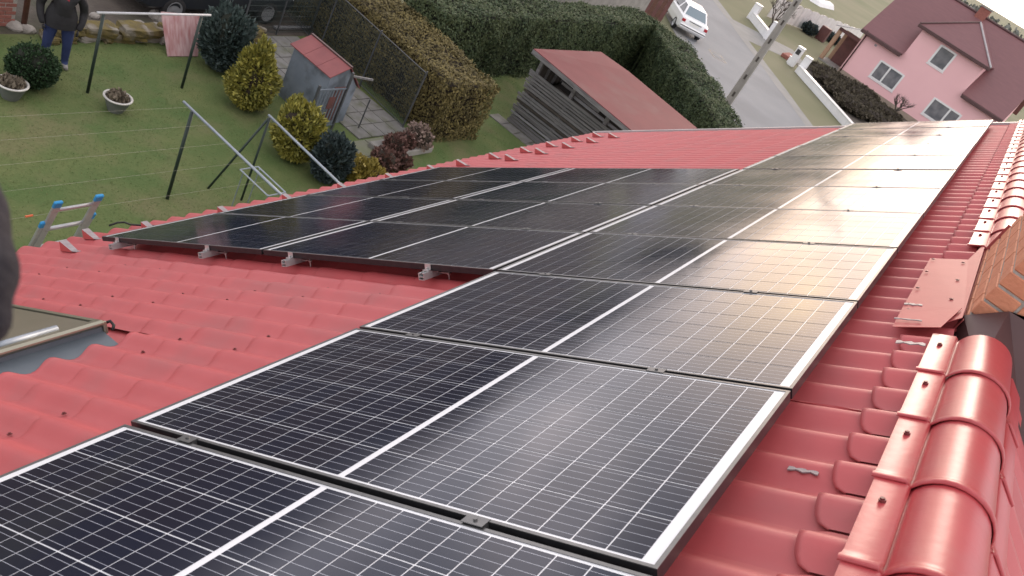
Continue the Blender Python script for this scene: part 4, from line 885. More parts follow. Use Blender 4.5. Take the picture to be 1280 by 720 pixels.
# ------------------------------------------------------------------ vehicles
def car(x, y, heading, paint, label, glass='car_glass', name='parked_car', L=4.15, W=1.66, H=1.40):
    """x axis = forward from the rear bumper; origin at the rear centre on the ground"""
    M = T(x, y, 0) @ Matrix.Rotation(heading, 4, 'Z'); c = empty(name, None, label, 'car', M=M); hw = W / 2
    # lower body loft: station x, sill z, belt z, width factor
    ST = [(0.0, 0.42, 0.74, 0.84), (0.05, 0.34, 0.90, 0.93), (0.22, 0.27, 0.95, 0.985), (0.8, 0.25, 0.965, 1.0), (1.6, 0.24, 0.95, 1.0), (2.9, 0.24, 0.93, 1.0), (3.5, 0.26, 0.84, 0.985), (3.95, 0.30, 0.72, 0.93), (4.1, 0.36, 0.62, 0.86), (4.15, 0.42, 0.56, 0.80)]
    V = []; F = []
    for (sx, z0, z1, k) in ST:
        w = hw * k; V += [(sx * L / 4.15, yy * w, zz) for yy, zz in ((-.86, z0), (-.97, z0 + .08), (-1.0, (z0 + z1) * .5), (-.97, z1 - .06), (-.86, z1), (.86, z1), (.97, z1 - .06), (1.0, (z0 + z1) * .5), (.97, z0 + .08), (.86, z0))]
    n = 10
    for i in range(len(ST) - 1):
        for k in range(n): F.append((i * n + k, i * n + (k + 1) % n, (i + 1) * n + (k + 1) % n, (i + 1) * n + k))
    F.append(tuple(range(n))); F.append(tuple((len(ST) - 1) * n + k for k in range(n)))
    body = build('body', MB().add(V, F), paint, c, M, smooth=False, bevel=0.012)
    b = hw * 0.885; r = hw * 0.70; zb = 0.945
    gb = [(0.42, -b, zb), (0.42, b, zb), (2.98, b, zb - 0.02), (2.98, -b, zb - 0.02)]; gr = [(0.92, -r, H - .02), (0.92, r, H - .02), (2.22, r, H), (2.22, -r, H)]
    build('cabin', MB().add(gb + gr, [(0, 1, 5, 4), (1, 2, 6, 5), (2, 3, 7, 6), (3, 0, 4, 7), (4, 5, 6, 7)]), paint, c, M, bevel=0.03)
    def pane(q, nm, mt):   # inset quad pushed outwards
        q = [Vector(p) for p in q]; cen = sum(q, Vector()) / 4; nrm = (q[1] - q[0]).cross(q[3] - q[0]).normalized()
        if nrm.dot(cen - Vector((1.7, 0, 1.0))) < 0: nrm = -nrm
        o = [cen + (p - cen) * 0.86 + nrm * 0.006 for p in q]; i_ = [p - nrm * 0.02 for p in o]
        build(nm, MB().add(o + i_, [(0, 1, 2, 3), (7, 6, 5, 4), (0, 4, 5, 1), (1, 5, 6, 2), (2, 6, 7, 3), (3, 7, 4, 0)]), mt, c, M)
    pane([gb[0], gb[1], gr[1], gr[0]], 'rear_window', glass); pane([gb[2], gb[3], gr[3], gr[2]], 'windscreen', glass)
    for s in (0, 1):
        a0, a1, t0, t1 = (gb[0], gb[3], gr[0], gr[3]) if s == 0 else (gb[1], gb[2], gr[1], gr[2])
        mid = lambda p, q, t: tuple(Vector(p).lerp(Vector(q), t))
        pane([a0, mid(a0, a1, .46), mid(t0, t1, .42), t0], 'side_window', 'car_glass_dark'); pane([mid(a0, a1, .49), a1, t1, mid(t0, t1, .45)], 'side_window', 'car_glass_dark')
    for s in (-1, 1):
        build('tail_light', MB().box((0.035, s * hw * 0.80, 0.76), (0.09, 0.20, 0.15)), 'tail_red', c, M, bevel=0.015)
        build('headlight', MB().box((4.06 * L / 4.15, s * hw * 0.66, 0.62), (0.12, 0.28, 0.11)), 'plate_white', c, M, bevel=0.02)
        build('mirror', MB().box((2.62, s * (hw + 0.08), 0.98), (0.10, 0.17, 0.12)), 'black_plastic', c, M, bevel=0.02)
        for wx in (0.78, 3.28):
            Rw_ = M @ T(wx * L / 4.15, s * (hw - 0.09), 0.29) @ Matrix.Rotation(-s * math.pi / 2, 4, 'X')
            wh = build('wheel', MB().lathe([(0.19, -0.09), (0.27, -0.095), (0.29, -0.07), (0.29, 0.07), (0.27, 0.095), (0.20, 0.095)], 24), 'tyre', c, Rw_, smooth=True)
            build('rim', MB().lathe([(0.205, 0.085), (0.19, 0.10), (0.16, 0.06), (0.06, 0.075), (0.0, 0.085)], 20), 'rim_silver', wh, Rw_, smooth=True)
    build('bumper', MB().box((-0.01, 0, 0.50), (0.14, W * 0.93, 0.17)), paint, c, M, bevel=0.03)
    build('bumper_trim', MB().box((-0.075, 0, 0.52), (0.02, W * 0.9, 0.05)), 'black_plastic', c, M, bevel=0.006)
    build('number_plate', MB().box((-0.005, 0, 0.74), (0.03, 0.50, 0.11)), 'plate_white', c, M)
    build('boot_strip', MB().box((-0.002, 0, 0.83), (0.03, 0.72, 0.03)), 'black_plastic', c, M)
    return c
hd = math.atan2(0.790, -0.613)
car(-12.45, 42.35, hd, 'car_white', 'white saloon car seen from behind at the side of the road', L=4.3)
car(-18.7, 66.0, R(205), 'car_grey', 'dark grey car half cut off at the top beyond the road', L=4.0)
car(-13.85, 11.0, R(90), 'car_dark', 'dark parked vehicle with a silver wheel behind the blue grey conifer', glass='car_glass_dark', L=4.4, H=1.75, W=1.75)

# ------------------------------------------------------------------ road side
mb = MB(); P0 = Vector((-6.95, 34.9, 0))
up_ = empty('utility_pole', P0, 'grey concrete utility pole with slots leaning across the road view', 'pole')
H_ = 8.4
def polesec(z): k = 1 - 0.35 * z / H_; return 0.135 * k, 0.105 * k
for s in (-1, 1):
    m2 = MB(); V = []
    for z in (0, H_):
        a, b = polesec(z); V += [(s * a - 0.035 * s, -b, z), (s * a + 0.035 * s, -b, z), (s * a + 0.035 * s, b, z), (s * a - 0.035 * s, b, z)]
    m2.add(V, [(0, 1, 5, 4), (1, 2, 6, 5), (2, 3, 7, 6), (3, 0, 4, 7), (4, 5, 6, 7), (0, 3, 2, 1)]); build('flange', m2, 'pole_concrete', up_, T(P0) @ Matrix.Rotation(R(8), 4, 'Z'), bevel=0.008)
z = 0.0
while z < H_ - 0.3:
    a, b = polesec(z); m2 = MB(); m2.span((-a + 0.03, -b * 0.6, z), (a - 0.03, b * 0.6, z + 0.62)); build('web', m2, 'pole_concrete', up_, T(P0) @ Matrix.Rotation(R(8), 4, 'Z'))
    m2 = MB(); m2.span((-a * 0.32, -b * 0.64, z + 0.62), (a * 0.32, b * 0.64, z + 0.84)); build('slot', m2, 'dark_wood', up_, T(P0) @ Matrix.Rotation(R(8), 4, 'Z'))  # solid dark block, its colour stands in for shade in the recess
    for s in (-1, 1):
        m2 = MB(); m2.span((s * a * 0.33, -b * 0.6, z + 0.62), (s * (a - 0.03), b * 0.6, z + 0.84)); build('web', m2, 'pole_concrete', up_, T(P0) @ Matrix.Rotation(R(8), 4, 'Z'))
    z += 0.84
def wallrun(name, label, pts, h, w, cap, group=None, ends=()):
    b = empty(name, (pts[0][0], pts[0][1], 0), label, 'wall', group)
    for i in range(len(pts) - 1):
        a, c = Vector((*pts[i], h / 2)), Vector((*pts[i + 1], h / 2)); m2 = MB(); m2.bar(a, c, w, h); build('wall', m2, 'white_wall', b, bevel=0.015)
        m2 = MB(); m2.bar(a + Vector((0, 0, h / 2 + 0.02)), c + Vector((0, 0, h / 2 + 0.02)), w + 0.08, 0.05); build('coping', m2, 'white_paint', b, bevel=0.01)
    for (x, y, ph, pw, slot) in ends:
        m2 = MB(); m2.span((x - pw / 2, y - pw / 2, 0), (x + pw / 2, y + pw / 2, ph)); pl = build('pillar', m2, 'white_wall', b, T(0, 0, 0), bevel=0.02)
        m2 = MB(); m2.span((x - pw / 2 - 0.03, y - pw / 2 - 0.03, ph), (x + pw / 2 + 0.03, y + pw / 2 + 0.03, ph + 0.07)); build('cap', m2, 'white_paint', pl, bevel=0.02)
        if slot: m2 = MB(); m2.span((x - 0.15, y - pw / 2 - 0.02, ph - 0.42), (x + 0.12, y - pw / 2 + 0.01, ph - 0.1)); build('letterbox', m2, 'black_plastic', pl, bevel=0.01)
wallrun('front_wall', 'low white garden wall in front of the pink house with a pillar at its end', [(-8.75, 52.9), (-3.75, 47.1), (2.5, 40.0)], 0.42, 0.24, None, ends=[(-8.62, 53.1, 1.05, 0.42, False)])
wallrun('gate_pillar_wall', 'short white gate pillar with a dark letterbox slot', [(-9.5, 53.75), (-9.75, 54.05)], 0.42, 0.24, None, ends=[(-9.45, 53.7, 1.2, 0.42, True)])
wallrun('front_wall', 'low white roadside wall with pillars at both ends beyond the gate', [(-12.35, 56.75), (-14.95, 60.2)], 0.5, 0.28, None, ends=[(-12.32, 56.8, 1.2, 0.5, False), (-15.0, 60.25, 1.1, 0.5, False)])
# white profiled fence behind the gate
wfn = empty('panel_fence', (-13.5, 72, 0), 'white profiled sheet fence across the neighbour garden', 'fence')
A_, B_ = Vector((-15.6, 66.0, 0)), Vector((-11.1, 80.5, 0)); nseg = 11
for i in range(nseg):
    a, b = A_.lerp(B_, i / nseg), A_.lerp(B_, (i + 1) / nseg); m2 = MB(); V = []; F = []; k = 9
    nn = Vector((-(b - a).y, (b - a).x, 0)).normalized()
    for j in range(k):
        q = a.lerp(b, j / (k - 1) * 0.985); o = nn * (0.05 if (j % 4) in (1, 2) else 0.0); zt = 1.55 + 0.10 * math.sin(math.pi * j / (k - 1))
        V += [q + o + Vector((0, 0, 0.05)), q + o + Vector((0, 0, zt)), q + o + nn * -0.02 + Vector((0, 0, 0.05)), q + o + nn * -0.02 + Vector((0, 0, zt))]
    for j in range(k - 1): o = j * 4; F += [(o, o + 4, o + 5, o + 1), (o + 2, o + 3, o + 7, o + 6), (o + 1, o + 5, o + 7, o + 3)]
    m2.add(V, F); build('panel', m2, 'white_paint', wfn)
m2 = MB(); m2.add([(-20.2, 95.4, 0.0), (-18.9, 95.8, 0), (-18.5, 101.6, 0), (-20.0, 102.6, 0), (-19.9, 95.8, 0.5), (-19.2, 96.0, 0.5), (-18.8, 101.2, 0.5), (-19.7, 102.2, 0.5)], [(0, 1, 5, 4), (1, 2, 6, 5), (2, 3, 7, 6), (3, 0, 4, 7), (4, 5, 6, 7)])
tag(build('film_tunnel', m2, 'white_wall', bevel=0.15), 'long low white covered bed far behind the white fence', 'greenhouse')
for (x, y, s, lb) in ((-13.3, 71.0, 0.9, 'small dark shrub at the foot of the white fence, left one'), (-11.9, 74.6, 0.8, 'small dark shrub at the foot of the white fence near the porch')):
    bush('shrub', x, y, s * 0.8, s * 0.8, s, 'bush_bluedark', lb, 'shrub', 700, 0.14, 1.6, core='hedge_core')
m2 = MB(); m2.span((-12.75, 71.6, 0), (-11.95, 72.3, 1.15)); tag(build('bin_shelter', m2, 'maroon_wood', bevel=0.04), 'dark red box standing against the white fence', 'box')
m2 = MB(); m2.span((-10.5, 54.6, 0), (-10.0, 56.2, 0.25)); tag(build('brick_edging', m2, 'old_brick', bevel=0.03), 'low dark red brick edging beside the letterbox pillar', 'edging')
def bare_tree(x, y, h, label, seed):
    rr = random.Random(seed); t = empty('bare_tree', (x, y, 0), label, 'tree'); tr = MB(); br = MB()
    tr.tube([(x, y, -0.05), (x + 0.05, y, h * 0.2)], [0.09, 0.07], 8); build('trunk', tr, 'bark', t, smooth=True)
    def grow(p, d, l, r, k):
        q = p + d * l; br.tube([p, p.lerp(q, .5) + Vector((rr.uniform(-.04, .04), rr.uniform(-.04, .04), 0)), q], [r, r * .85, r * .65], 5)
        if k == 0: return
        for _ in range(3): grow(p.lerp(q, rr.uniform(.55, 1)), (d + Vector((rr.uniform(-.7, .7), rr.uniform(-.7, .7), rr.uniform(-.1, .5)))).normalized(), l * rr.uniform(.55, .8), r * .6, k - 1)
    for a in range(5): grow(Vector((x + 0.05, y, h * 0.18)), Vector((math.cos(a * 1.26) * .6, math.sin(a * 1.26) * .6, 1)).normalized(), h * 0.32, 0.045, 3)
    build('branches', br, 'bark', t)
bare_tree(-13.6, 60.5, 3.2, 'bare leafless tree behind the white roadside wall', 3)
bare_tree(-3.2, 59.8, 1.8, 'bare twiggy shrub at the foot of the pink wall', 5)
BEDS = [(-8.0, 57.2, 'by the gate pillar'), (-6.9, 58.6, 'second from the gate pillar'), (-7.1, 55.3, 'behind the middle of the white wall'), (-5.6, 57.4, 'in the middle of the bed'), (-5.9, 53.8, 'close behind the white wall'), (-4.5, 55.6, 'right of the middle of the bed'), (-4.7, 52.2, 'by the wall near the roof'), (-3.2, 53.6, 'near the roof edge'), (-5.6, 59.8, 'closest to the pink wall'), (-3.4, 57.8, 'beside the bare twiggy shrub'), (-2.0, 51.0, 'cut off by the last panel'), (-1.8, 55.2, 'half hidden by the last panel')]
for x, y, w in BEDS:
    bush('garden_shrub', x, y, 1.25, 1.25, 0.62, 'bed_shrub', 'low brown winter shrub in the neighbour bed, ' + w, 'shrub', 1100, 0.12, 1.5, group='brown shrubs in the neighbour bed', core='brown_core')
# brown boarded gate and grey wall behind the hedge
bg_ = empty('board_gate', (-15.3, 42.0, 0), 'dark brown boarded gate above the hedge beside the white car', 'gate')
GA, GB = Vector((-13.9, 41.6, 0)), Vector((-16.2, 39.3, 0))
for i in range(14):
    a = GA.lerp(GB, i / 14); b = GA.lerp(GB, (i + 0.93) / 14); m2 = MB(); m2.bar(a + Vector((0, 0, 0.85)), b + Vector((0, 0, 0.85)), 0.03, 1.65); build('board', m2, 'brown_wood' if i % 2 else 'maroon_wood', bg_)
for zz in (0.3, 1.4):
    m2 = MB(); m2.bar(GA + Vector((-0.03, 0.03, zz)), GB + Vector((-0.03, 0.03, zz)), 0.03, 0.1); build('rail', m2, 'dark_wood', bg_)
cw = empty('concrete_wall', (-14.2, 32, 0), 'grey concrete wall with pale coping behind the green hedge', 'wall')
m2 = MB(); m2.span((-14.0, 22.0, 0), (-13.8, 38.6, 1.35)); build('wall', m2, 'concrete', cw)
m2 = MB(); m2.span((-14.75, 27.0, 1.36), (-13.75, 38.7, 1.43)); build('coping', m2, 'stone', cw, bevel=0.01)
# sand heap, planks beside the vehicle
bm = bmesh.new(); bmesh.ops.create_uvsphere(bm, u_segments=24, v_segments=12, radius=1.0)
for v in bm.verts: v.co = Vector((v.co.x * 0.75, v.co.y * 0.65, max(-0.02, v.co.z * 0.45))) * (1 + 0.2 * mnoise.noise(v.co * 2.3))
me = bpy.data.meshes.new('sand_heap'); bm.to_mesh(me); bm.free(); me.materials.append(MATS['sand']); tag(inst('sand_heap', me, None, T(-13.95, 18.1, 0)), 'small pale sand heap at the far corner of the wire fence', 'heap')
for i, (a, b, lb) in enumerate([((-13.3, 15.9, 0.05), (-12.9, 17.6, 0.05), 'pale plank lying on the ground in front of the sand heap'), ((-12.75, 14.6, 0.05), (-12.78, 15.9, 0.05), 'thin pale lath lying on the ground beside the parked vehicle')]):
    m2 = MB(); m2.bar(a, b, 0.1, 0.05); tag(build('plank', m2, 'pale_wood'), lb, 'plank')
# manhole on the road
q = Vector((-10.75, 43.1, 0.0)); m2 = MB()
m2.lathe([(0.30, 0.012), (0.38, 0.018), (0.40, 0.012)], 24); mh = empty('manhole', (q.x, q.y, 0.0), 'round manhole with a dark patched surround in the road', 'manhole')
m3 = MB(); m3.box((0, 0, 0.0125), (1.25, 0.85, 0.003)); build('patch', m3, 'black_plastic', mh, T(q) @ Matrix.Rotation(hd, 4, 'Z'))
m3 = MB(); m3.box((0, 0, 0.0145), (1.05, 0.65, 0.003)); build('infill', m3, 'asphalt', mh, T(q) @ Matrix.Rotation(hd, 4, 'Z'))
build('ring', m2, 'concrete', mh, T(q + Vector((0, 0, 0.004)))); m3 = MB().lathe([(0.0, 0.018), (0.30, 0.018), (0.30, 0.01)], 24); build('lid', m3, 'asphalt', mh, T(q + Vector((0, 0, 0.003))))

# ------------------------------------------------------------------ the pink house
MH = T(-8.23, 62.65, 0) @ Matrix.Rotation(R(-3.35), 4, 'Z')
ph = empty('pink_house', None, 'pink rendered house with a maroon roof and a wide gabled dormer', 'house', M=MH)
HW, HD, EZ, RZ = 10.3, 9.6, 3.45, 7.4
WINS = [(1.98, 0.95, 3.88, 2.23, 2), (6.33, 0.87, 8.43, 2.14, 2)]; DW = (4.50, 3.64, 5.68, 4.98, 1)
def holed(mb, x0, x1, z0, z1, holes):
    xs = sorted({x0, x1, *[h[0] for h in holes], *[h[2] for h in holes]}); zs = sorted({z0, z1, *[h[1] for h in holes], *[h[3] for h in holes]})
    for a, b in zip(xs, xs[1:]):
        for c, d in zip(zs, zs[1:]):
            if any(h[0] <= a and b <= h[2] and h[1] <= c and d <= h[3] for h in holes): continue
            mb.add([(a, 0, c), (b, 0, c), (b, 0, d), (a, 0, d)], [(0, 1, 2, 3)])
    for h in holes:
        a, c, b, d = h[:4]; mb.add([(a, 0, c), (b, 0, c), (b, 0, d), (a, 0, d), (a, .16, c), (b, .16, c), (b, .16, d), (a, .16, d)], [(0, 1, 5, 4), (1, 2, 6, 5), (2, 3, 7, 6), (3, 0, 4, 7)])
mb = MB(); holed(mb, 0, HW, 0.35, EZ, WINS); holed(mb, 2.94, 7.54, EZ, 5.30, [DW])
mb.add([(0, 0, 0.35), (0, HD, 0.35), (0, HD, EZ), (0, 0, EZ), (0, HD / 2, RZ - 0.15)], [(0, 1, 2, 4, 3)]); mb.add([(HW, 0, 0.35), (HW, HD, 0.35), (HW, HD, EZ), (HW, 0, EZ), (HW, HD / 2, RZ - 0.15)], [(0, 3, 4, 2, 1)])
mb.add([(0, HD, 0.35), (HW, HD, 0.35), (HW, HD, EZ), (0, HD, EZ)], [(0, 3, 2, 1)])
for x in (2.94, 7.54): mb.add([(x, 0, EZ), (x, 2.3, 5.3), (x, 0, 5.3)], [(0, 1, 2)])
build('wall', mb, 'pink_wall', ph, MH, fixn=False)
mb = MB(); mb.span((-0.04, -0.04, 0), (HW + 0.04, HD + 0.04, 0.35)); build('plinth', mb, 'plinth', ph, MH)
mb = MB(); mb.span((0.2, 0.35, 0.4), (HW - 0.2, HD - 0.2, EZ - 0.1)); mb.span((3.1, 0.35, EZ - 0.1), (7.4, 1.2, 5.1)); build('interior', mb, 'curtain', ph, MH)
for (a, c, b, d, npn) in WINS + [DW]:
    w = build('window', MB().span((a - 0.06, -0.035, c - 0.07), (b + 0.06, 0.0, c - 0.01)), 'white_paint', ph, MH)
    f = MB(); t = 0.10
    f.span((a - .03, -.02, c), (a + t, .12, d)); f.span((b - t, -.02, c), (b + .03, .12, d)); f.span((a + t, -.02, d - t), (b - t, .12, d + .02)); f.span((a + t, -.02, c), (b - t, .12, c + t))
    build('frame', f, 'white_paint', w, MH)
    split = [a + t, b - t] if npn == 1 else ([a + t, a + (b - a) * 0.44, b - t] if a < 4 else [a + t, a + (b - a) * 0.62, b - t])
    if npn == 2: build('mullion', MB().span((split[1] - 0.06, -.015, c + t), (split[1] + 0.06, .11, d - t)), 'white_paint', w, MH)
    for s0, s1 in zip(split, split[1:]): build('pane', MB().span((s0, 0.05, c + t), (s1, 0.07, d - t)), 'glass_dark', w, MH)
OV = 0.35; sl_ = (RZ - EZ) / (HD / 2); ez = EZ - OV * sl_ + 0.10
def slab_quad(mb, q, th=0.14):
    q = [Vector(p) for p in q]; n_ = (q[1] - q[0]).cross(q[2] - q[0]).normalized(); n_ = n_ if n_.z > 0 else -n_; k = len(q)
    mb.add([*q, *[p - n_ * th for p in q]], [tuple(range(k)), tuple(range(k, 2 * k))[::-1]] + [(i, k + i, k + (i + 1) % k, (i + 1) % k) for i in range(k)])
mb = MB(); yr = HD / 2; GX = 0.3
def zroof(y): return EZ + 0.10 + sl_ * y
# front slope, with the dormer cut out of its eaves
slab_quad(mb, [(-GX, -OV, zroof(-OV)), (2.94 - 0.02, -OV, zroof(-OV)), (2.94 - 0.02, yr, zroof(yr)), (-GX, yr, zroof(yr))])
slab_quad(mb, [(7.56, -OV, zroof(-OV)), (HW + GX, -OV, zroof(-OV)), (HW + GX, yr, zroof(yr)), (7.56, yr, zroof(yr))])
slab_quad(mb, [(2.92, 1.9, zroof(1.9)), (7.56, 1.9, zroof(1.9)), (7.56, yr, zroof(yr)), (2.92, yr, zroof(yr))])
slab_quad(mb, [(-GX, HD + OV, zroof(-OV)), (-GX, yr, zroof(yr)), (HW + GX, yr, zroof(yr)), (HW + GX, HD + OV, zroof(-OV))])
rf = build('roof', mb, 'maroon_roof', ph, MH)
cx = 5.24; dz = 5.36; ap_y = 2.3; ap_z = 7.15; yv = (ap_z - EZ - 0.10) / sl_; ye = (dz - EZ - 0.10) / sl_
for q in ([(2.62, -0.32, dz), (7.86, -0.32, dz), (cx, ap_y, ap_z)], [(2.62, -0.32, dz), (cx, ap_y, ap_z), (cx, yv, ap_z + 0.02), (2.62, ye, dz)], [(7.86, -0.32, dz), (7.86, ye, dz), (cx, yv, ap_z + 0.02), (cx, ap_y, ap_z)]):
    m2 = MB(); slab_quad(m2, q, 0.10); build('dormer_roof', m2, 'maroon_roof', rf, MH)
for a, b in (((2.60, -0.34, dz), (cx, ap_y, ap_z)), ((7.88, -0.34, dz), (cx, ap_y, ap_z))):
    m2 = MB(); m2.tube([Vector(a) + Vector((0, 0, .03)), Vector(b) + Vector((0, 0, .03))], 0.06, 6); build('hip_ridge', m2, 'verge_metal' if a[0] > 5 else 'maroon_trim', rf, MH)
for x0, x1, zz in ((-GX, 2.88, zroof(-OV)), (7.6, HW + GX, zroof(-OV)), (2.56, 7.92, dz + 0.02)):
    m2 = MB(); yy = -OV if zz < 5 else -0.32; m2.span((x0, yy - 0.12, zz - 0.24), (x1, yy + 0.02, zz - 0.02)); build('gutter', m2, 'maroon_trim', ph, MH, bevel=0.03)
    m2 = MB(); m2.span((x0 + 0.05, yy + 0.02, zz - 0.22), (x1 - 0.05, -0.002, zz - 0.16)); build('soffit', m2, 'maroon_trim', ph, MH)
m2 = MB(); m2.tube([(0.14, -0.07, 0.2), (0.14, -0.07, EZ - 0.35), (0.10, -OV, EZ - 0.15)], 0.05, 8); build('downpipe', m2, 'maroon_trim', ph, MH, smooth=True)
m2 = MB(); m2.span((4.35, yr - 0.3, RZ - 0.5), (5.05, yr + 0.35, RZ + 0.60)); ch2 = build('chimney', m2, 'old_brick', ph, MH, bevel=0.01)
m2 = MB(); m2.span((4.28, yr - 0.37, RZ + 0.605), (5.12, yr + 0.42, RZ + 0.70)); build('cap', m2, 'concrete', ch2, MH)
m2 = MB(); m2.tube([(-GX, yr, zroof(yr) + 0.02), (HW + GX, yr, zroof(yr) + 0.02)], 0.09, 8); build('ridge', m2, 'maroon_trim', rf, MH)
m2 = MB(); m2.span((0.98, -0.03, 2.72), (1.14, 0.0, 2.86)); build('house_number', m2, 'grey_scuff', ph, MH)
# timber porch on its left side
m2 = MB()
m2.span((-1.75, 0.3, 0), (-0.01, 2.9, 0.12)); pc = build('porch', m2, 'concrete', ph, MH)
for (x, y) in ((-1.62, 0.42), (-1.62, 2.75)):
    m2 = MB(); m2.span((x - 0.14, y - 0.14, 0.12), (x + 0.14, y + 0.14, 2.35)); build('post', m2, 'tan_wood', pc, MH, bevel=0.02)
m2 = MB(); m2.span((-1.4, 2.2, 0.12), (-0.05, 2.3, 2.4)); build('back_panel', m2, 'maroon_wood', pc, MH)
m2 = MB(); m2.span((-1.75, 0.28, 2.30), (-0.02, 0.42, 2.52)); build('beam', m2, 'maroon_wood', pc, MH)
m2 = MB(); V = []; k = 24
for i in range(k + 1):
    y = -0.1 + 3.2 * i / k; o = 0.03 * (i % 2); V += [(-2.0, y, 2.50 + o), (-0.32, y, 3.15 + o), (-2.0, y, 2.46 + o), (-0.32, y, 3.11 + o)]
F = []
for i in range(k): o = 4 * i; F += [(o, o + 1, o + 5, o + 4), (o + 2, o + 6, o + 7, o + 3), (o, o + 4, o + 6, o + 2), (o + 1, o + 3, o + 7, o + 5)]
m2.add(V, F); build('porch_roof', m2, 'grey_corrugated', pc, MH)
# far background: tree line and low roofs beyond the fields
def far_and_added_trees():
    P = []; D = []
    for i in range(520):
        a, d, h = (rng.uniform(-1.1, 0.6), rng.uniform(380, 700), rng.uniform(2.0, 5.0)) if i < 260 else (rng.uniform(-1.35, -0.42), rng.uniform(130, 260), rng.uniform(3.0, 6.5)); c = np.array([math.sin(a) * d, math.cos(a) * d, h * 0.5]); n = 26  # second half: unseen nearer trees added to darken the panel reflections
        q = rng.normal(size=(n, 3)) * np.array([h * 0.7, h * 0.7, h * 0.25]) + c; q[:, 2] = q[:, 2].clip(0.3, None); P.append(q); D.append(np.tile([0, 0, 1.0], (n, 1)))
    o = soup('far_and_added_trees', leaves(np.concatenate(P), np.concatenate(D), 2.2, 1.2, 1.0), 4, 'far_tree'); tag(o, 'line of haze-grey painted far trees at the horizon, plus unseen trees added nearer', 'trees', kind='stuff')
far_and_added_trees()

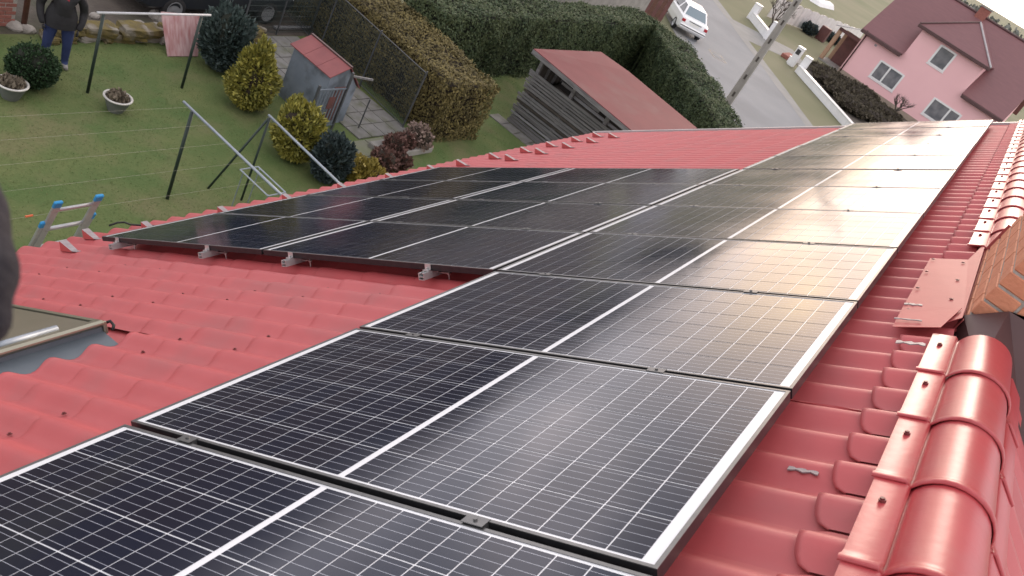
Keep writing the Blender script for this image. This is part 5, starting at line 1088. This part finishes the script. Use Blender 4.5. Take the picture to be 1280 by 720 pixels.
# ------------------------------------------------------------------ the person on the lawn
def person():
    X, Y = -11.45, 8.30
    face = math.atan2(CAM.y - Y, CAM.x - X) + 0.15
    Mp = T(X, Y, 0) @ Matrix.Rotation(face, 4, 'Z') @ Matrix.Diagonal((1.15, 1.25, 1.0, 1.0))          # local +x = the way the person faces, +y = his left
    v = []; e = []; rad = []
    def node(p, r, par=None):
        v.append(p); rad.append(r); i = len(v) - 1
        if par is not None: e.append((par, i))
        return i
    pel = node((0, 0, 0.95), (0.175, 0.135)); ab = node((0, 0, 1.12), (0.185, 0.14), pel); chs = node((0.0, 0, 1.30), (0.20, 0.145), ab); sh_ = node((-0.01, 0, 1.43), (0.15, 0.11), chs)
    nk = node((0.0, 0, 1.52), (0.06, 0.062), sh_); jw = node((0.025, 0, 1.60), (0.075, 0.085), nk); hdn = node((0.015, 0, 1.69), (0.082, 0.10), jw); tp = node((0.005, 0, 1.765), (0.055, 0.065), hdn)
    for s in (-1, 1):
        a = node((0, s * 0.17, 1.42), (0.075, 0.08), sh_); a = node((-0.02, s * 0.245, 1.27), (0.068, 0.068), a); a = node((-0.05, s * 0.275, 1.10), (0.06, 0.06), a); a = node((0.03, s * 0.26, 0.93), (0.052, 0.052), a); a = node((0.07, s * 0.235, 0.86), (0.035, 0.045), a)
        h = node((0.085, s * 0.225, 0.80), (0.022, 0.042), a)
        for k in range(4): f1 = node((0.095 + 0.0 * k, s * 0.222 + (k - 1.5) * 0.0, 0.77 - 0.0), (0.010, 0.010), h) if False else None
        l = node((0, s * 0.095, 0.84), (0.105, 0.10), pel); l = node((0.005, s * 0.115, 0.62), (0.088, 0.088), l); l = node((0.012, s * 0.125, 0.47), (0.068, 0.068), l); l = node((-0.005, s * 0.13, 0.30), (0.062, 0.062), l); l = node((-0.01, s * 0.135, 0.09), (0.050, 0.05), l)
        l = node((0.05, s * 0.145, 0.045), (0.045, 0.04), l); l = node((0.15, s * 0.155, 0.035), (0.045, 0.03), l)
    me = bpy.data.meshes.new('skeleton'); me.from_pydata(v, e, []); o = bpy.data.objects.new('skeleton', me); col.objects.link(o)
    o.modifiers.new('skin', 'SKIN'); sv = me.skin_vertices[0].data
    for i, r in enumerate(rad): sv[i].radius = r; sv[i].use_root = (i == 0)
    ss = o.modifiers.new('ss', 'SUBSURF'); ss.levels = 2; ss.render_levels = 2
    dg = bpy.context.evaluated_depsgraph_get(); dg.update(); bme = bpy.data.meshes.new_from_object(o.evaluated_get(dg)); bpy.data.objects.remove(o); bpy.data.meshes.remove(me)
    bme.name = 'body'; bme.materials.clear()
    for q in ('skin', 'jacket', 'jeans', 'shoe'): bme.materials.append(MATS[q])
    for p in bme.polygons:
        c = p.center; arm = abs(c.y) > 0.19 and c.z > 0.75
        if c.z > 1.535: k = 0
        elif arm: k = 1
        elif c.z > 0.86: k = 1
        elif c.z > 0.085: k = 2
        else: k = 3
        p.material_index = k; p.use_smooth = True
    pr = empty('person', None, 'person in a dark jacket and blue jeans standing behind the clipped bush', 'person', M=Mp)
    inst('body', bme, pr, Mp)
    bm = bmesh.new(); bmesh.ops.create_icosphere(bm, subdivisions=3, radius=1.0)
    for q in bm.verts: q.co = Vector((q.co.x * 0.108 - 0.012, q.co.y * 0.09, q.co.z * 0.10 + 1.735)) * 1.0 + Vector((0, 0, 0.008 * mnoise.noise(q.co * 6)))
    bmesh.ops.delete(bm, geom=[f for f in bm.faces if f.calc_center_median().z < 1.70 and f.calc_center_median().x > -0.03], context='FACES')
    hm = bpy.data.meshes.new('hair'); bm.to_mesh(hm); bm.free(); hm.materials.append(MATS['hair']); inst('hair', hm, pr, Mp)
    build('collar', MB().lathe([(0.085, 0), (0.092, 0.05), (0.075, 0.06), (0.07, 0.0)], 16, (0.012, 0, 1.475)), 'red_knit', pr, Mp, smooth=True)
    # jacket hem and shirt front
    V = []; k = 20
    for z, rx, ry in ((0.80, 0.175, 0.215), (0.90, 0.172, 0.212), (1.02, 0.162, 0.200), (1.20, 0.12, 0.15)):
        for i in range(k): a = 6.283 * i / k; V.append((rx * math.cos(a), ry * math.sin(a), z + 0.006 * math.sin(3 * a)))
    build('jacket_skirt', MB().add(V, [(r * k + i, r * k + (i + 1) % k, (r + 1) * k + (i + 1) % k, (r + 1) * k + i) for r in range(3) for i in range(k)]), 'jacket', pr, Mp, smooth=True)
    build('shirt_front', MB().add([(0.150, -0.035, 1.30), (0.150, 0.035, 1.30), (0.118, 0.06, 1.50), (0.118, -0.06, 1.50), (0.13, -0.035, 1.30), (0.13, 0.035, 1.30), (0.09, 0.06, 1.50), (0.09, -0.06, 1.50)], [(0, 1, 2, 3), (4, 7, 6, 5), (0, 3, 7, 4), (1, 5, 6, 2), (0, 4, 5, 1), (3, 2, 6, 7)]), 'red_knit', pr, Mp)
    # face: nose, ears, eyes; hands: fingers and thumb
    build('nose', MB().add([(0.095, -0.014, 1.655), (0.095, 0.014, 1.655), (0.092, 0, 1.70), (0.122, 0, 1.66)], [(0, 1, 3), (1, 2, 3), (2, 0, 3), (0, 2, 1)]), 'skin', pr, Mp)
    for s in (-1, 1):
        build('ear', MB().lathe([(0.0, -0.028), (0.016, -0.012), (0.018, 0.01), (0.0, 0.03)], 8, (0.012, s * 0.098, 1.675)), 'skin', pr, Mp, smooth=True)
        build('eye', MB().lathe([(0, -0.011), (0.011, 0), (0, 0.011)], 8, (0.093, s * 0.033, 1.692)), 'hair', pr, Mp, smooth=True)
        hb = Vector((0.09, s * 0.222, 0.80))
        for k, ln in enumerate((0.062, 0.072, 0.068, 0.052)):
            q = hb + Vector((0.032 - 0.021 * k, 0, -0.03)); build('finger', MB().tube([q, q + Vector((0.006, -s * 0.006, -ln * 0.55)), q + Vector((0.004, -s * 0.02, -ln))], [0.010, 0.009, 0.007], 6), 'jacket', pr, Mp, smooth=True)
        q = hb + Vector((0.03, -s * 0.005, 0.02)); build('thumb', MB().tube([q, q + Vector((0.028, -s * 0.012, -0.02)), q + Vector((0.034, -s * 0.016, -0.05))], [0.012, 0.011, 0.008], 6), 'jacket', pr, Mp, smooth=True)
person()



# blurred dark fleece sleeve hanging close to the lens at the left border
def sleeve():
    def near(x, y, d): return CAM + (fwd + right * ((x - 640) / 1023.3) + down * ((y - 360) / 1023.3)) * d
    path = [near(-66, 180, 0.44), near(-47, 235, 0.43), near(-31, 290, 0.425), near(-25, 345, 0.42), near(-33, 400, 0.42), near(-52, 440, 0.42)]
    rad = [0.019, 0.0175, 0.0170, 0.0175, 0.0165, 0.0120]
    s = empty('sleeve', path[0], 'dark fuzzy out of focus sleeve at the left border of the picture', 'sleeve')
    pts = []; rr = []
    for i in range(len(path) - 1):
        for k in range(8):
            t = k / 8; pts.append(path[i].lerp(path[i + 1], t)); rr.append((rad[i] * (1 - t) + rad[i + 1] * t) * (1 + 0.05 * math.sin((i + t) * 5.0)))
    build('fabric', MB().tube(pts, rr, 20), 'fleece', s, smooth=True)
    build('cuff', MB().tube([pts[-1], pts[-1].lerp(path[-1], 0.6), path[-1]], [rr[-1] * 1.02, rr[-1] * 0.9, rr[-1] * 0.6], 20), 'fleece', s, smooth=True)
sleeve()
